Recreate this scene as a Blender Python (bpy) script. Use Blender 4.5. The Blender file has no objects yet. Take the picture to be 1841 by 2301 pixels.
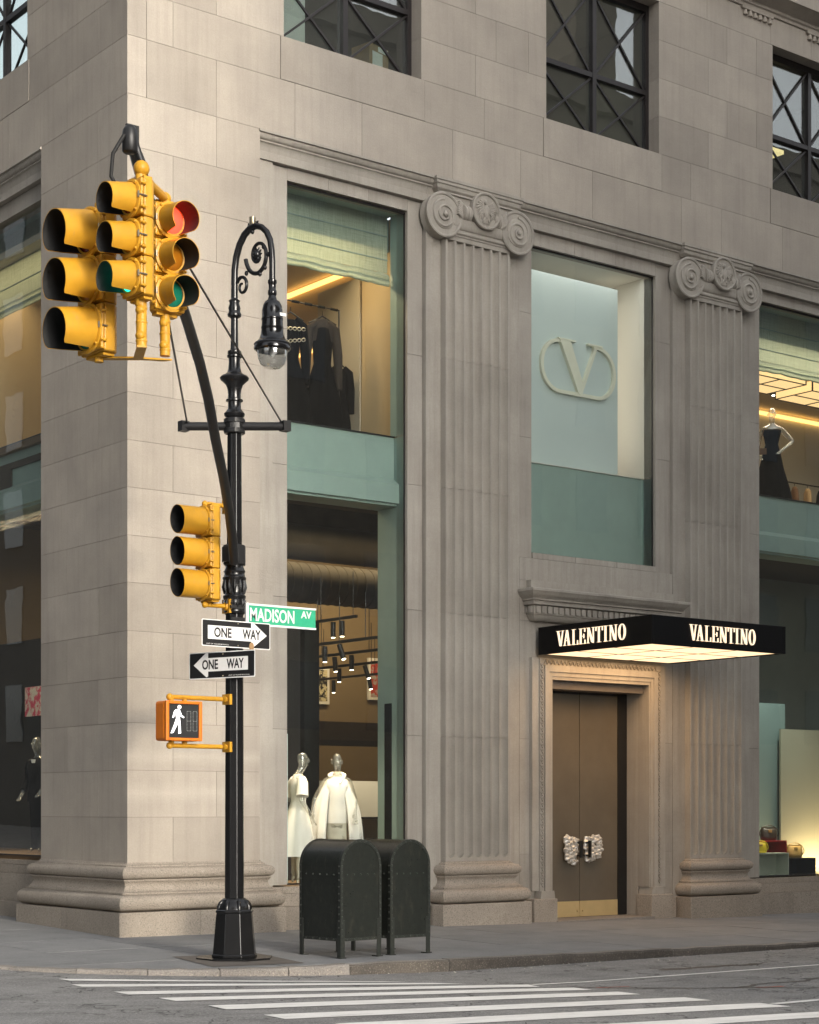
import bpy, bmesh, math, random
from mathutils import Vector, Matrix
random.seed(11)
R = math.radians
sc = bpy.context.scene
COL = sc.collection

# ------------------------------------------------------------------ camera
cam = bpy.data.cameras.new('camera')
cam_o = bpy.data.objects.new('camera', cam)
COL.objects.link(cam_o)
cam_o.location = (-11.966, -21.597, 1.66)
cam_o.rotation_euler = (R(90), 0, -math.asin(.6128))
cam.sensor_fit = 'VERTICAL'
cam.sensor_height = 36
cam.lens = 64.05
cam.shift_y = .2903
cam.clip_end = 600
sc.camera = cam_o

# ------------------------------------------------------------------ sky and sun (low, hazy sun shining along the cross street)
SUN_EL = R(16)
to_sun = Vector((-.085, -1, 0)).normalized() * math.cos(SUN_EL) + Vector((0, 0, math.sin(SUN_EL)))
world = bpy.data.worlds.new('World')
sc.world = world
world.use_nodes = True
wn = world.node_tree.nodes
wl = world.node_tree.links
bg = wn['Background']
sky = wn.new('ShaderNodeTexSky')
sky.sky_type = 'NISHITA'
sky.sun_disc = False
sky.sun_elevation = SUN_EL
sky.sun_rotation = math.atan2(to_sun.x, to_sun.y)
sky.air_density = 1.0
sky.dust_density = 3.0
hs = wn.new('ShaderNodeHueSaturation')
hs.inputs['Saturation'].default_value = .22
wl.new(sky.outputs[0], hs.inputs['Color'])
wl.new(hs.outputs[0], bg.inputs['Color'])
bg.inputs['Strength'].default_value = .15
sun = bpy.data.lights.new('sun', 'SUN')
sun.energy = .6
sun.angle = R(4)
sun.color = (1, .88, .70)
sun_o = bpy.data.objects.new('sun', sun)
COL.objects.link(sun_o)
sun_o.rotation_euler = (-to_sun).to_track_quat('-Z', 'Y').to_euler()
sun_o.location = to_sun * 60

sc.view_settings.view_transform = 'Standard'
sc.view_settings.look = 'None'
sc.view_settings.exposure = 1.5
sc.view_settings.gamma = 1
sc.render.engine = 'CYCLES'
sc.cycles.use_denoising = True
sc.cycles.max_bounces = 8
sc.cycles.diffuse_bounces = 4
sc.cycles.glossy_bounces = 4
sc.cycles.transmission_bounces = 6
sc.cycles.transparent_max_bounces = 16
sc.cycles.sample_clamp_indirect = 6
sc.cycles.caustics_reflective = False
sc.cycles.caustics_refractive = False

# ------------------------------------------------------------------ materials
def S(r, g, b):
    f = lambda c: (c / 255 / 12.92) if c / 255 <= .04045 else ((c / 255 + .055) / 1.055) ** 2.4
    return (f(r), f(g), f(b), 1)

MATS = {}
class N:
    def __init__(s, name):
        s.m = bpy.data.materials.new(name)
        s.m.use_nodes = True
        s.t = s.m.node_tree
        s.b = s.t.nodes['Principled BSDF']
        MATS[name] = s.m
    def n(s, typ, **kw):
        o = s.t.nodes.new('ShaderNode' + typ)
        for k, v in kw.items():
            if k in o.inputs: o.inputs[k].default_value = v
            else: setattr(o, k, v)
        return o
    def l(s, a, b): s.t.links.new(a, b)
    def pos(s, scale=(1, 1, 1)):
        g = s.n('NewGeometry')
        m = s.n('Mapping')
        m.inputs['Scale'].default_value = scale
        s.l(g.outputs['Position'], m.inputs['Vector'])
        return m.outputs[0]
    def noise(s, vec, scale, detail=4, rough=.55):
        o = s.n('TexNoise')
        o.inputs['Scale'].default_value = scale
        o.inputs['Detail'].default_value = detail
        o.inputs['Roughness'].default_value = rough
        s.l(vec, o.inputs['Vector'])
        return o.outputs['Fac']
    def ramp(s, fac, a, b, c0, c1):
        o = s.n('ValToRGB')
        e = o.color_ramp.elements
        e[0].position, e[1].position = a, b
        e[0].color, e[1].color = c0, c1
        s.l(fac, o.inputs[0])
        return o.outputs[0]
    def mix(s, fac, a, b, mode='MIX'):
        o = s.n('Mix', data_type='RGBA', blend_type=mode)
        for sock, v in ((o.inputs[0], fac), (o.inputs[6], a), (o.inputs[7], b)):
            if hasattr(v, 'is_linked'): s.l(v, sock)
            else: sock.default_value = v
        return o.outputs[2]
    def math(s, op, a, b=0.0):
        o = s.n('Math', operation=op)
        for sock, v in ((o.inputs[0], a), (o.inputs[1], b)):
            if hasattr(v, 'is_linked'): s.l(v, sock)
            else: sock.default_value = v
        return o.outputs[0]
    def bump(s, h, strength=.3, dist=.01):
        o = s.n('Bump')
        o.inputs['Strength'].default_value = strength
        o.inputs['Distance'].default_value = dist
        s.l(h, o.inputs['Height'])
        s.l(o.outputs[0], s.b.inputs['Normal'])

G = lambda v: (v, v, v, 1)

def plain(name, col, rough=.5, metal=0, spec=.5, var=.12, scale=9, bump=0, grime=0):
    """painted / solid surface with slight mottling"""
    n = N(name)
    p = n.pos()
    f = n.noise(p, scale, 5, .6)
    lo = tuple(c * (1 - var) for c in col[:3]) + (1,)
    hi = tuple(min(1, c * (1 + var)) for c in col[:3]) + (1,)
    c = n.ramp(f, .3, .7, lo, hi)
    if grime:
        g = n.noise(n.pos((1, 1, .35)), 14, 6, .7)
        c = n.mix(n.ramp(g, .55, .75, G(0), G(grime)), c, S(120, 112, 98))
    n.l(c, n.b.inputs['Base Color'])
    n.b.inputs['Metallic'].default_value = metal
    n.b.inputs['Specular IOR Level'].default_value = spec
    n.b.inputs['Roughness'].default_value = rough
    if bump:
        r = n.ramp(n.noise(p, scale * 2.3, 4), .3, .7, G(max(.02, rough - .06)), G(min(1, rough + .08)))
        n.l(r, n.b.inputs['Roughness'])
    if bump:
        n.bump(n.noise(p, scale * 6, 3), bump, .004)
    return n.m

def stone(name, a, b, streak=.25, grain=.25, speck=0.0, rnd=.10, smear=False):
    n = N(name)
    p = n.pos()
    c = n.ramp(n.noise(p, .9, 6, .6), .32, .68, a, b)
    oi = n.n('ObjectInfo')
    k = n.math('ADD', n.math('MULTIPLY', oi.outputs['Random'], rnd * 2), 1 - rnd)
    c = n.mix(1.0, c, k, 'MULTIPLY')
    # rain streaks and soot
    st = n.noise(n.pos((7, 7, .35)), 1.3, 5, .65)
    c = n.mix(n.ramp(st, .48, .78, G(0), G(streak)), c, S(106, 98, 90))
    st2 = n.noise(n.pos((.8, .8, .5)), 1.1, 6, .7)
    c = n.mix(n.ramp(st2, .5, .8, G(0), G(streak * .8)), c, S(150, 138, 124))
    if smear:   # old whitish cleaning patches low on the corner pier
        sx = n.n('SeparateXYZ')
        n.l(p, sx.inputs[0])
        for zc_, zw in ((2.38, .13), (1.88, .16)):
            band = n.math('SUBTRACT', 1.0, n.math('DIVIDE', n.math('ABSOLUTE', n.math('SUBTRACT', sx.outputs[2], zc_)), zw))
            band = n.math('MULTIPLY', n.math('MAXIMUM', band, 0.0), n.noise(n.pos((.8, .8, 3)), 2.2, 5, .7))
            low = n.math('LESS_THAN', sx.outputs[1], .05)
            c = n.mix(n.math('MULTIPLY', n.math('MULTIPLY', band, low), .4), c, S(214, 206, 194))
    gr = n.noise(p, 42, 4, .75)
    c = n.mix(n.ramp(gr, .35, .65, G(0), G(grain * .5)), c, S(90, 80, 70))
    if speck:
        sp = n.noise(p, 52, 3, .9)
        c = n.mix(n.ramp(sp, .52, .62, G(0), G(speck)), c, S(66, 60, 56))
        sp2 = n.noise(n.pos((1.1, 1.1, 1.1)), 46, 3, .9)
        c = n.mix(n.ramp(sp2, .55, .66, G(0), G(speck * .8)), c, S(205, 192, 176))
    n.l(c, n.b.inputs['Base Color'])
    n.b.inputs['Roughness'].default_value = .88
    n.b.inputs['Specular IOR Level'].default_value = .25
    h = n.math('ADD', n.noise(p, 55, 4, .7), n.math('MULTIPLY', n.noise(n.pos((1, 1, 3)), 6, 4), .8))
    n.bump(h, .35, .006)
    return n.m

stone('limestone', S(160, 152, 142), S(178, 169, 157), streak=.20, rnd=.09, smear=True)
stone('limestone_dark', S(157, 151, 142), S(177, 171, 161), streak=.32, rnd=.06)
stone('granite', S(150, 141, 130), S(170, 160, 147), streak=.15, speck=.55)
stone('mortar', S(116, 109, 102), S(130, 122, 114), streak=.1)
stone('kerb_dark', S(58, 55, 52), S(84, 80, 75), streak=.2, speck=.35)  # darker granite for the avenue-facing kerb faces
stone('kerb_granite', S(116, 112, 108), S(138, 133, 127), streak=.1, speck=.5)

def concrete(name, a, b, stain):
    n = N(name)
    p = n.pos()
    c = n.ramp(n.noise(p, 1.6, 7, .65), .3, .7, a, b)
    oi = n.n('ObjectInfo')
    k = n.math('ADD', n.math('MULTIPLY', oi.outputs['Random'], .12), .94)
    c = n.mix(1.0, c, k, 'MULTIPLY')
    c = n.mix(n.ramp(n.noise(p, 48, 4, .85), .42, .66, G(0), G(.5)), c, tuple(x * .62 for x in a[:3]) + (1,))
    c = n.mix(n.ramp(n.noise(n.pos((.5, 2.2, 1)), 2.1, 6, .7), .55, .72, G(0), G(.5)), c, stain)
    v = n.n('TexVoronoi')
    v.inputs['Scale'].default_value = 1.7
    n.l(p, v.inputs['Vector'])
    spot = n.math('LESS_THAN', v.outputs['Distance'], .055)
    c = n.mix(n.math('MULTIPLY', spot, .35), c, tuple(x * .55 for x in a[:3]) + (1,))
    n.l(c, n.b.inputs['Base Color'])
    n.b.inputs['Roughness'].default_value = .9
    n.b.inputs['Specular IOR Level'].default_value = .3
    n.bump(n.noise(p, 90, 4, .8), .4, .004)
    return n.m
concrete('sidewalk', S(120, 121, 122), S(138, 138, 138), S(96, 96, 96))

n = N('asphalt')
p = n.pos()
c = n.ramp(n.noise(p, 1.6, 7, .7), .34, .66, S(108, 108, 108), S(142, 141, 140))
c = n.mix(n.ramp(n.noise(p, 46, 4, .95), .5, .68, G(0), G(.95)), c, S(196, 192, 187))
c = n.mix(n.ramp(n.noise(n.pos((1.1, 1.1, 1)), 40, 4, .95), .5, .68, G(0), G(.9)), c, S(54, 53, 52))
c = n.mix(n.ramp(n.noise(n.pos((.45, 2.6, 1)), 1.5, 6, .65), .56, .7, G(0), G(.5)), c, S(92, 90, 88))
vz = n.n('TexVoronoi', feature='DISTANCE_TO_EDGE')
vz.inputs['Scale'].default_value = .55
wob = n.n('VectorMath', operation='ADD')
nz = n.n('TexNoise')
nz.inputs['Scale'].default_value = 2.5
n.l(p, nz.inputs['Vector'])
n.l(p, wob.inputs[0])
n.l(nz.outputs['Color'], wob.inputs[1])
n.l(wob.outputs[0], vz.inputs['Vector'])
crack = n.math('LESS_THAN', vz.outputs['Distance'], .008)
c = n.mix(n.math('MULTIPLY', crack, .7), c, S(46, 45, 44))
n.l(c, n.b.inputs['Base Color'])
n.b.inputs['Roughness'].default_value = .82
n.b.inputs['Specular IOR Level'].default_value = .3
n.bump(n.noise(p, 110, 3, .9), .6, .006)

n = N('road_paint')
p = n.pos()
c = n.ramp(n.noise(p, 2.2, 5), .3, .7, S(222, 220, 216), S(238, 236, 232))
c = n.mix(n.ramp(n.noise(p, 34, 5, .9), .58, .70, G(0), G(.75)), c, S(120, 118, 115))
c = n.mix(n.ramp(n.noise(n.pos((.6, 3, 1)), 2.4, 5, .7), .5, .75, G(0), G(.4)), c, S(150, 147, 143))
n.l(c, n.b.inputs['Base Color'])
n.b.inputs['Roughness'].default_value = .75
n.bump(n.noise(p, 110, 3, .9), .4, .004)

plain('joint_dark', S(58, 56, 54), .9, var=.2)
plain('green_panel', S(148, 168, 159), .42, var=.05, scale=3)
plain('green_trim', S(142, 162, 154), .4, var=.05, scale=3)
plain('black_paint', S(20, 20, 21), .26, var=.2, scale=5, bump=0, grime=.04, spec=.5)
plain('black_metal', S(26, 26, 27), .45, var=.2, scale=12)
plain('bronze_frame', S(38, 34, 34), .4, var=.15)
plain('signal_yellow', S(186, 137, 36), .45, var=.12, scale=4, bump=.12, grime=.3, spec=.35)
plain('signal_orange', S(206, 112, 22), .45, var=.07, scale=6, bump=.1, grime=.1, spec=.4)
plain('visor_black', S(26, 26, 26), .75)
plain('mailbox_paint', S(31, 34, 31), .33, var=.2, scale=16, bump=.15, grime=.12, spec=.4)
plain('mailbox_trim', S(38, 41, 38), .38, var=.25, scale=30, bump=.2, grime=.18)
plain('bolt_steel', S(150, 140, 120), .35, metal=.9)
plain('sign_white', S(222, 222, 220), .4, var=.03)
plain('sign_black', S(20, 20, 21), .42, var=.1)
plain('sign_green', S(48, 160, 122), .42, var=.08, scale=20)
plain('canopy_black', S(9, 9, 11), .5, spec=.2, var=.1)
plain('gloss_black', S(16, 16, 18), .16, spec=.6, var=.15, scale=8)
plain('brass', S(204, 182, 134), .45, metal=.3, var=.08, scale=3)
plain('bronze_glass', S(102, 94, 82), .14, var=.1, scale=1.5, spec=.55)
plain('white_panel', S(204, 216, 212), .55, var=.02, scale=1)
plain('white_wall', S(208, 206, 196), .7, var=.03, scale=1)
plain('logo_plaster', S(230, 228, 208), .5, var=.03)
plain('tan_wall', S(118, 102, 76), .8, var=.06, scale=1.2)
plain('display_dark', S(118, 124, 114), .7, var=.1, scale=1)
plain('dark_wall', S(28, 22, 17), .6, var=.15)
plain('brown_shelf', S(52, 40, 28), .6, var=.1)
plain('raw_ceiling', S(66, 57, 46), .9, var=.25, scale=3)
plain('duct', S(86, 80, 70), .75, var=.12, scale=3)
plain('ochre_wall', S(198, 176, 138), .8, var=.04, scale=1)
plain('shop_ceiling', S(190, 180, 160), .8, var=.03, scale=1)
plain('wood_floor', S(110, 88, 62), .5, var=.12, scale=4)
plain('white_cloth', S(235, 230, 220), .85, var=.03, scale=5, bump=.2)
plain('cream_leather', S(206, 200, 180), .45, var=.06)
plain('black_cloth', S(9, 8, 9), .9, spec=.08, var=.3, scale=20, bump=.2)
plain('sheer_cloth', S(46, 36, 28), .8, var=.2, scale=30)
plain('rust_cloth', S(110, 52, 34), .85, var=.15)
plain('beige_cloth', S(178, 150, 112), .85, var=.1)
plain('brown_cloth', S(112, 82, 56), .85, var=.12)
plain('silver_chain', S(210, 206, 196), .3, metal=.7)
plain('gold_leather', S(206, 166, 92), .38, var=.12, scale=14)
plain('dark_leather', S(62, 52, 38), .38, var=.2, scale=14)
plain('yellow_leather', S(232, 206, 40), .42, var=.08)
plain('red_lacquer', S(166, 12, 24), .3, var=.05)
plain('grey_lacquer', S(176, 182, 166), .4, var=.04)
plain('black_lacquer', S(16, 17, 17), .25, var=.1)
plain('cardboard', S(150, 120, 84), .85, var=.08)
plain('paper', S(222, 220, 214), .8, var=.03)
plain('petal', S(226, 214, 196), .5, var=.06, scale=12, bump=.2)
plain('old_office', S(150, 140, 118), .85, var=.08, scale=1)
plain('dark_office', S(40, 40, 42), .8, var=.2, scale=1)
plain('brick_far', S(136, 126, 112), .9, var=.12, scale=2)
plain('grey_far', S(84, 83, 81), .9, var=.12, scale=2)

# roman shade: pale green weave, light shows through
n = N('shade_cloth')
p = n.pos()
w1 = n.noise(n.pos((220, 220, 3)), 1, 2)
w2 = n.noise(n.pos((4, 4, 260)), 1, 2)
c = n.ramp(n.math('ADD', n.math('MULTIPLY', w1, .6), n.math('MULTIPLY', w2, .4)), .35, .65, S(150, 162, 144), S(192, 204, 186))
n.l(c, n.b.inputs['Base Color'])
n.b.inputs['Roughness'].default_value = .9
tr = n.n('BsdfTranslucent')
n.l(c, tr.inputs[0])
mx = n.n('MixShader')
mx.inputs[0].default_value = .45
n.l(n.b.outputs[0], mx.inputs[1])
n.l(tr.outputs[0], mx.inputs[2])
n.l(mx.outputs[0], n.t.nodes['Material Output'].inputs[0])

def glassy(name, tint, base=.05, edge=.9, power=4.5, rough=0.0, gcol=(1, 1, 1, 1), milk=0.0):
    n = N(name)
    lw = n.n('LayerWeight')
    lw.inputs[0].default_value = .5
    f = n.math('ADD', n.math('MULTIPLY', n.math('POWER', lw.outputs['Facing'], power), edge), base)
    t = n.n('BsdfTransparent')
    t.inputs[0].default_value = tint
    g = n.n('BsdfGlossy')
    g.inputs['Roughness'].default_value = rough
    g.inputs[0].default_value = gcol
    m = n.n('MixShader')
    n.l(f, m.inputs[0])
    n.l(t.outputs[0], m.inputs[1])
    n.l(g.outputs[0], m.inputs[2])
    out = m.outputs[0]
    if milk:
        df = n.n('BsdfDiffuse')
        df.inputs[0].default_value = (.9, .88, .82, 1)
        m2 = n.n('MixShader')
        m2.inputs[0].default_value = milk
        n.l(out, m2.inputs[1])
        n.l(df.outputs[0], m2.inputs[2])
        out = m2.outputs[0]
    n.l(out, n.t.nodes['Material Output'].inputs[0])
    # faint ripple of old float glass
    b = n.n('Bump')
    b.inputs['Strength'].default_value = .05
    b.inputs['Distance'].default_value = .02
    n.l(n.noise(n.pos(), 1.1, 2), b.inputs['Height'])
    n.l(b.outputs[0], g.inputs['Normal'])
    return n.m
glassy('pane_glass', (.95, .97, .96, 1), base=.034, milk=.005)
glassy('upper_glass', (.82, .88, .86, 1), base=.11, milk=.02)
glassy('acrylic', (.93, .92, .88, 1), base=.15, edge=.9, power=1.8, rough=.08, milk=.05)
glassy('petal_glass', (.92, .9, .86, 1), base=.22, edge=.8, power=1.6, rough=.12, milk=.38)
glassy('globe_glass', (.80, .82, .82, 1), base=.22, edge=.7, power=2.0, rough=.12)

def glow(name, col, strength, tex=0):
    n = N(name)
    n.b.inputs['Base Color'].default_value = col
    n.b.inputs['Emission Color'].default_value = col
    n.b.inputs['Emission Strength'].default_value = strength
    n.b.inputs['Roughness'].default_value = .5
    return n.m
glow('canopy_light', (1, .70, .40, 1), .56)
glow('letter_light', S(255, 232, 200), .36)
glow('cove_light', S(255, 200, 112), .95)
glow('box_light', S(255, 214, 150), .42)
glow('lamp_dot', S(255, 236, 200), 6)
glow('red_lens_lit', (1, .032, .016, 1), 1.7)
glow('green_lens_lit', (.01, .6, .38, 1), .9)
glow('walk_white', S(255, 255, 255), .6)
plain('lens_red', S(96, 20, 16), .15)
plain('lens_amber', S(150, 92, 20), .2)
plain('lens_green', S(24, 104, 82), .15)
glow('office_lamp', S(255, 224, 160), .5)

# ------------------------------------------------------------------ mesh helpers
OFF = {}
class MB:
    def __init__(s): s.v, s.f, s.m = [], [], []
    def add(s, vs, fs, mi=0):
        o = len(s.v)
        s.v += [tuple(v) for v in vs]
        s.f += [tuple(i + o for i in f) for f in fs]
        s.m += [mi] * len(fs)
        return s
    def box(s, a, b, mi=0):
        (x0, y0, z0), (x1, y1, z1) = a, b
        return s.add([(x0, y0, z0), (x1, y0, z0), (x1, y1, z0), (x0, y1, z0), (x0, y0, z1), (x1, y0, z1), (x1, y1, z1), (x0, y1, z1)],
                     [(3, 2, 1, 0), (4, 5, 6, 7), (0, 1, 5, 4), (1, 2, 6, 5), (2, 3, 7, 6), (3, 0, 4, 7)], mi)
    def prism(s, poly, axis, c0, c1, mi=0):
        """2-D polygon extruded along an axis: 'x' poly=(y,z), 'y' poly=(x,z), 'z' poly=(x,y)"""
        mk = {'x': lambda p, c: (c, p[0], p[1]), 'y': lambda p, c: (p[0], c, p[1]), 'z': lambda p, c: (p[0], p[1], c)}[axis]
        k = len(poly)
        vs = [mk(p, c0) for p in poly] + [mk(p, c1) for p in poly]
        fs = [tuple(range(k))[::-1], tuple(range(k, 2 * k))] + [(i, (i + 1) % k, k + (i + 1) % k, k + i) for i in range(k)]
        return s.add(vs, fs, mi)
    def loft(s, rings, mi=0, cap=True, closed=True):
        k = len(rings[0])
        vs = [p for r in rings for p in r]
        fs = []
        for a in range(len(rings) - 1):
            for i in range(k if closed else k - 1):
                j = (i + 1) % k
                fs.append((a * k + i, a * k + j, (a + 1) * k + j, (a + 1) * k + i))
        if cap:
            fs.append(tuple(range(k))[::-1])
            fs.append(tuple(range((len(rings) - 1) * k, len(rings) * k)))
        return s.add(vs, fs, mi)
    def lathe(s, prof, n=24, c=(0, 0, 0), phase=0, mi=0, axis='z'):
        rings = []
        for r, z in prof:
            r = max(r, .0004)
            ring = []
            for i in range(n):
                a = phase + 2 * math.pi * i / n
                x, y = r * math.cos(a), r * math.sin(a)
                q = {'z': (x, y, z), 'y': (x, z, -y), 'x': (z, x, y)}[axis]
                ring.append((c[0] + q[0], c[1] + q[1], c[2] + q[2]))
            rings.append(ring)
        return s.loft(rings, mi)
    def tube(s, path, r, n=10, mi=0, cap=True):
        path = [Vector(p) for p in path]
        rs = r if isinstance(r, (list, tuple)) else [r] * len(path)
        rings = []
        up = None
        for i, p in enumerate(path):
            d = (path[min(i + 1, len(path) - 1)] - path[max(i - 1, 0)]).normalized()
            if up is None:
                up = Vector((0, 0, 1)) if abs(d.z) < .9 else Vector((1, 0, 0))
            a = d.cross(up)
            if a.length < 1e-4: a = d.orthogonal()
            a.normalize()
            b = a.cross(d).normalized()
            up = b
            rings.append([tuple(p + (a * math.cos(2 * math.pi * k / n) + b * math.sin(2 * math.pi * k / n)) * rs[i]) for k in range(n)])
        return s.loft(rings, mi, cap)
    def ball(s, c, r, n=12, m=8, mi=0):
        rx, ry, rz = r if isinstance(r, (tuple, list)) else (r, r, r)
        rings = []
        for j in range(m + 1):
            t = math.pi * (j / m) - math.pi / 2
            q = max(math.cos(t), .002)
            rings.append([(c[0] + rx * q * math.cos(2 * math.pi * i / n), c[1] + ry * q * math.sin(2 * math.pi * i / n), c[2] + rz * math.sin(t)) for i in range(n)])
        return s.loft(rings, mi)
    def build(s, name, mats, parent=None, smooth=None, local=False, bevel=0, recalc=True):
        off = OFF.get(parent.name, Vector((0, 0, 0))) if (parent and not local) else Vector((0, 0, 0))
        me = bpy.data.meshes.new(name)
        me.from_pydata([tuple(Vector(v) - off) for v in s.v], [], s.f)
        mats = mats if isinstance(mats, (list, tuple)) else [mats]
        for m in mats: me.materials.append(MATS[m])
        for pl, mi in zip(me.polygons, s.m): pl.material_index = mi
        if recalc:
            bm = bmesh.new()
            bm.from_mesh(me)
            bmesh.ops.recalc_face_normals(bm, faces=bm.faces)
            bm.to_mesh(me)
            bm.free()
        me.update()
        if smooth is not None:
            me.shade_smooth()
            me.set_sharp_from_angle(angle=R(smooth))
        o = bpy.data.objects.new(name, me)
        COL.objects.link(o)
        if parent:
            o.parent = parent
            OFF[o.name] = OFF.get(parent.name, Vector((0, 0, 0)))
        else:
            OFF[o.name] = Vector((0, 0, 0))
        if bevel:
            b = o.modifiers.new('bevel', 'BEVEL')
            b.width = bevel
            b.segments = 2
            b.limit_method = 'ANGLE'
            b.angle_limit = R(40)
        return o

def box(name, a, b, mat, parent=None, bevel=0): return MB().box(a, b).build(name, mat, parent, bevel=bevel)
def tag(o, label, cat, group=None):
    o['label'] = label
    o['category'] = cat
    if group: o['group'] = group
    return o
def struct(o, kind='structure'):
    o['kind'] = kind
    return o
def thing(name, label, cat, loc=(0, 0, 0), rz=0, group=None):
    o = bpy.data.objects.new(name, None)
    o.empty_display_size = .2
    COL.objects.link(o)
    o.location = loc
    o.rotation_euler = (0, 0, rz)
    OFF[o.name] = Vector(loc)
    return tag(o, label, cat, group)
def part(name, parent):
    """an empty-meshed group is never needed: parts are meshes; this is only for a part that is made wholly of pieces"""
    o = bpy.data.objects.new(name, None)
    o.empty_display_size = .1
    COL.objects.link(o)
    o.parent = parent
    OFF[o.name] = OFF.get(parent.name, Vector((0, 0, 0)))
    return o
def copy_tree(o, loc=None, rz=None, label=None, parent=None):
    c = o.copy()
    COL.objects.link(c)
    c.parent = parent
    if loc is not None: c.location = loc
    if rz is not None: c.rotation_euler = (0, 0, rz)
    if label: c['label'] = label
    for ch in list(o.children): copy_tree(ch, parent=c)
    return c
_unit = {}
def block(name, a, b, mat, parent):
    """one stone: a shared unit cube scaled to size"""
    if mat not in _unit:
        me = bpy.data.meshes.new('stone_unit_' + mat)
        q = MB().box((-.5, -.5, -.5), (.5, .5, .5))
        me.from_pydata(q.v, [], q.f)
        me.materials.append(MATS[mat])
        _unit[mat] = me
    o = bpy.data.objects.new(name, _unit[mat])
    COL.objects.link(o)
    o.parent = parent
    off = OFF.get(parent.name, Vector((0, 0, 0)))
    o.location = (Vector(a) + Vector(b)) / 2 - off
    o.scale = [abs(b[i] - a[i]) for i in range(3)]
    return o
def text_mb(txt, size, sx=1.0, depth=.004, bold=0):
    cu = bpy.data.curves.new('t', 'FONT')
    cu.body = txt
    cu.size = size
    cu.extrude = depth / 2
    cu.offset = bold
    cu.align_x = 'CENTER'
    cu.align_y = 'CENTER'
    cu.resolution_u = 3
    o = bpy.data.objects.new('t', cu)
    COL.objects.link(o)
    dg = bpy.context.evaluated_depsgraph_get()
    me = bpy.data.meshes.new_from_object(o.evaluated_get(dg))
    vs = [v.co.copy() for v in me.vertices]
    fs = [tuple(p.vertices) for p in me.polygons]
    bpy.data.objects.remove(o)
    bpy.data.curves.remove(cu)
    bpy.data.meshes.remove(me)
    # centre and scale in x
    x0 = min(v.x for v in vs); x1 = max(v.x for v in vs)
    y0 = min(v.y for v in vs); y1 = max(v.y for v in vs)
    for v in vs:
        v.x = (v.x - (x0 + x1) / 2) * sx
        v.y = v.y - (y0 + y1) / 2
    return vs, fs, (x1 - x0) * sx, y1 - y0
def lerp(a, b, t): return a + (b - a) * t
def clamp(a, l, h): return max(l, min(h, a))
# ================================================================== ground
def zr(X, Y):      # road surface: crowned avenue falling away from the cross street
    return -.25 + .031 * clamp(1.4 - X, 0, 10) + .012 * clamp(-5 - Y, 0, 10) - .003 * max(0, X - 1.4) + .02 * max(0, Y + 3.5)
def zs(X, Y):      # sidewalk
    return -.03 - .0138 * max(0, X) + (.0126 * Y if Y < 0 else .024 * Y)

def sheet(name, xs, ys, zf, mat, parent=None):
    q = MB()
    vs = [(x, y, zf(x, y)) for y in ys for x in xs]
    k = len(xs)
    fs = [(j * k + i, j * k + i + 1, (j + 1) * k + i + 1, (j + 1) * k + i) for j in range(len(ys) - 1) for i in range(k - 1)]
    q.add(vs, fs)
    return q.build(name, mat, parent, smooth=60, recalc=False)

xs = [-300, -120, -60, -30, -20, -15, -12, -10, -8.6] + [-8 + .5 * i for i in range(33)] + [9, 10, 12, 15, 20, 30, 60, 120, 300]
ys = [-300, -120, -60, -40, -30, -25, -20, -17, -15] + [-14 + .5 * i for i in range(32)] + [2, 3, 5, 8, 12, 20, 40, 90, 300]
road = struct(sheet('road', xs, ys, lambda x, y: zr(x, y) - (.35 if ((x > .1 and y > -4.3) or (y > -.95 and x > -3.3) or math.hypot(x - .1, y + .95) < 3.3) else 0), 'asphalt'))

def painted(name, quad, parent=road, n=10):
    """a strip of paint (a, b along the near edge; d, c along the far edge) laid 4 mm over the road"""
    a, b, c, d = quad
    q = MB()
    vs = []
    for i in range(n + 1):
        t = i / n
        for p0, p1 in ((a, b), (d, c)):
            w = .012 * (random.random() - .5)
            x, y = lerp(p0[0], p1[0], t), lerp(p0[1], p1[1], t) + w
            vs.append((x, y, zr(x, y) + .006))
    q.add(vs, [(2 * i, 2 * i + 2, 2 * i + 3, 2 * i + 1) for i in range(n)])
    return q.build(name, 'road_paint', parent, recalc=False)
stripes = [((-3.26, -4.67), (-.05, -6.20), (-.22, -6.03), (-3.25, -4.40)),
           ((-3.53, -5.47), (.33, -6.72), (.10, -6.42), (-3.47, -5.12)),
           ((-3.61, -6.54), (.80, -7.36), (.92, -7.04), (-3.56, -6.16)),
           ((-3.60, -7.38), (1.00, -7.94), (1.06, -7.60), (-3.56, -7.00)),
           ((-3.68, -8.36), (1.03, -8.62), (1.07, -8.25), (-3.60, -7.94)),
           ((-3.75, -9.36), (1.10, -9.50), (1.14, -9.10), (-3.69, -8.95)),
           ((-3.70, -10.34), (1.23, -10.37), (1.28, -9.94), (-3.62, -9.88)),
           ((-3.7, -11.35), (1.4, -11.30), (1.45, -10.90), (-3.65, -10.92)),
           ((-3.7, -12.3), (1.5, -12.3), (1.5, -11.9), (-3.7, -11.9))]
for s_ in stripes: painted('crosswalk_stripe', s_)
painted('lane_line', ((.95, -7.11), (30, -7.55), (30, -7.43), (.95, -7.03)), n=40)
painted('lane_line', ((1.32, -10.14), (30, -10.5), (30, -10.34), (1.32, -10.02)), n=40)

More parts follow.
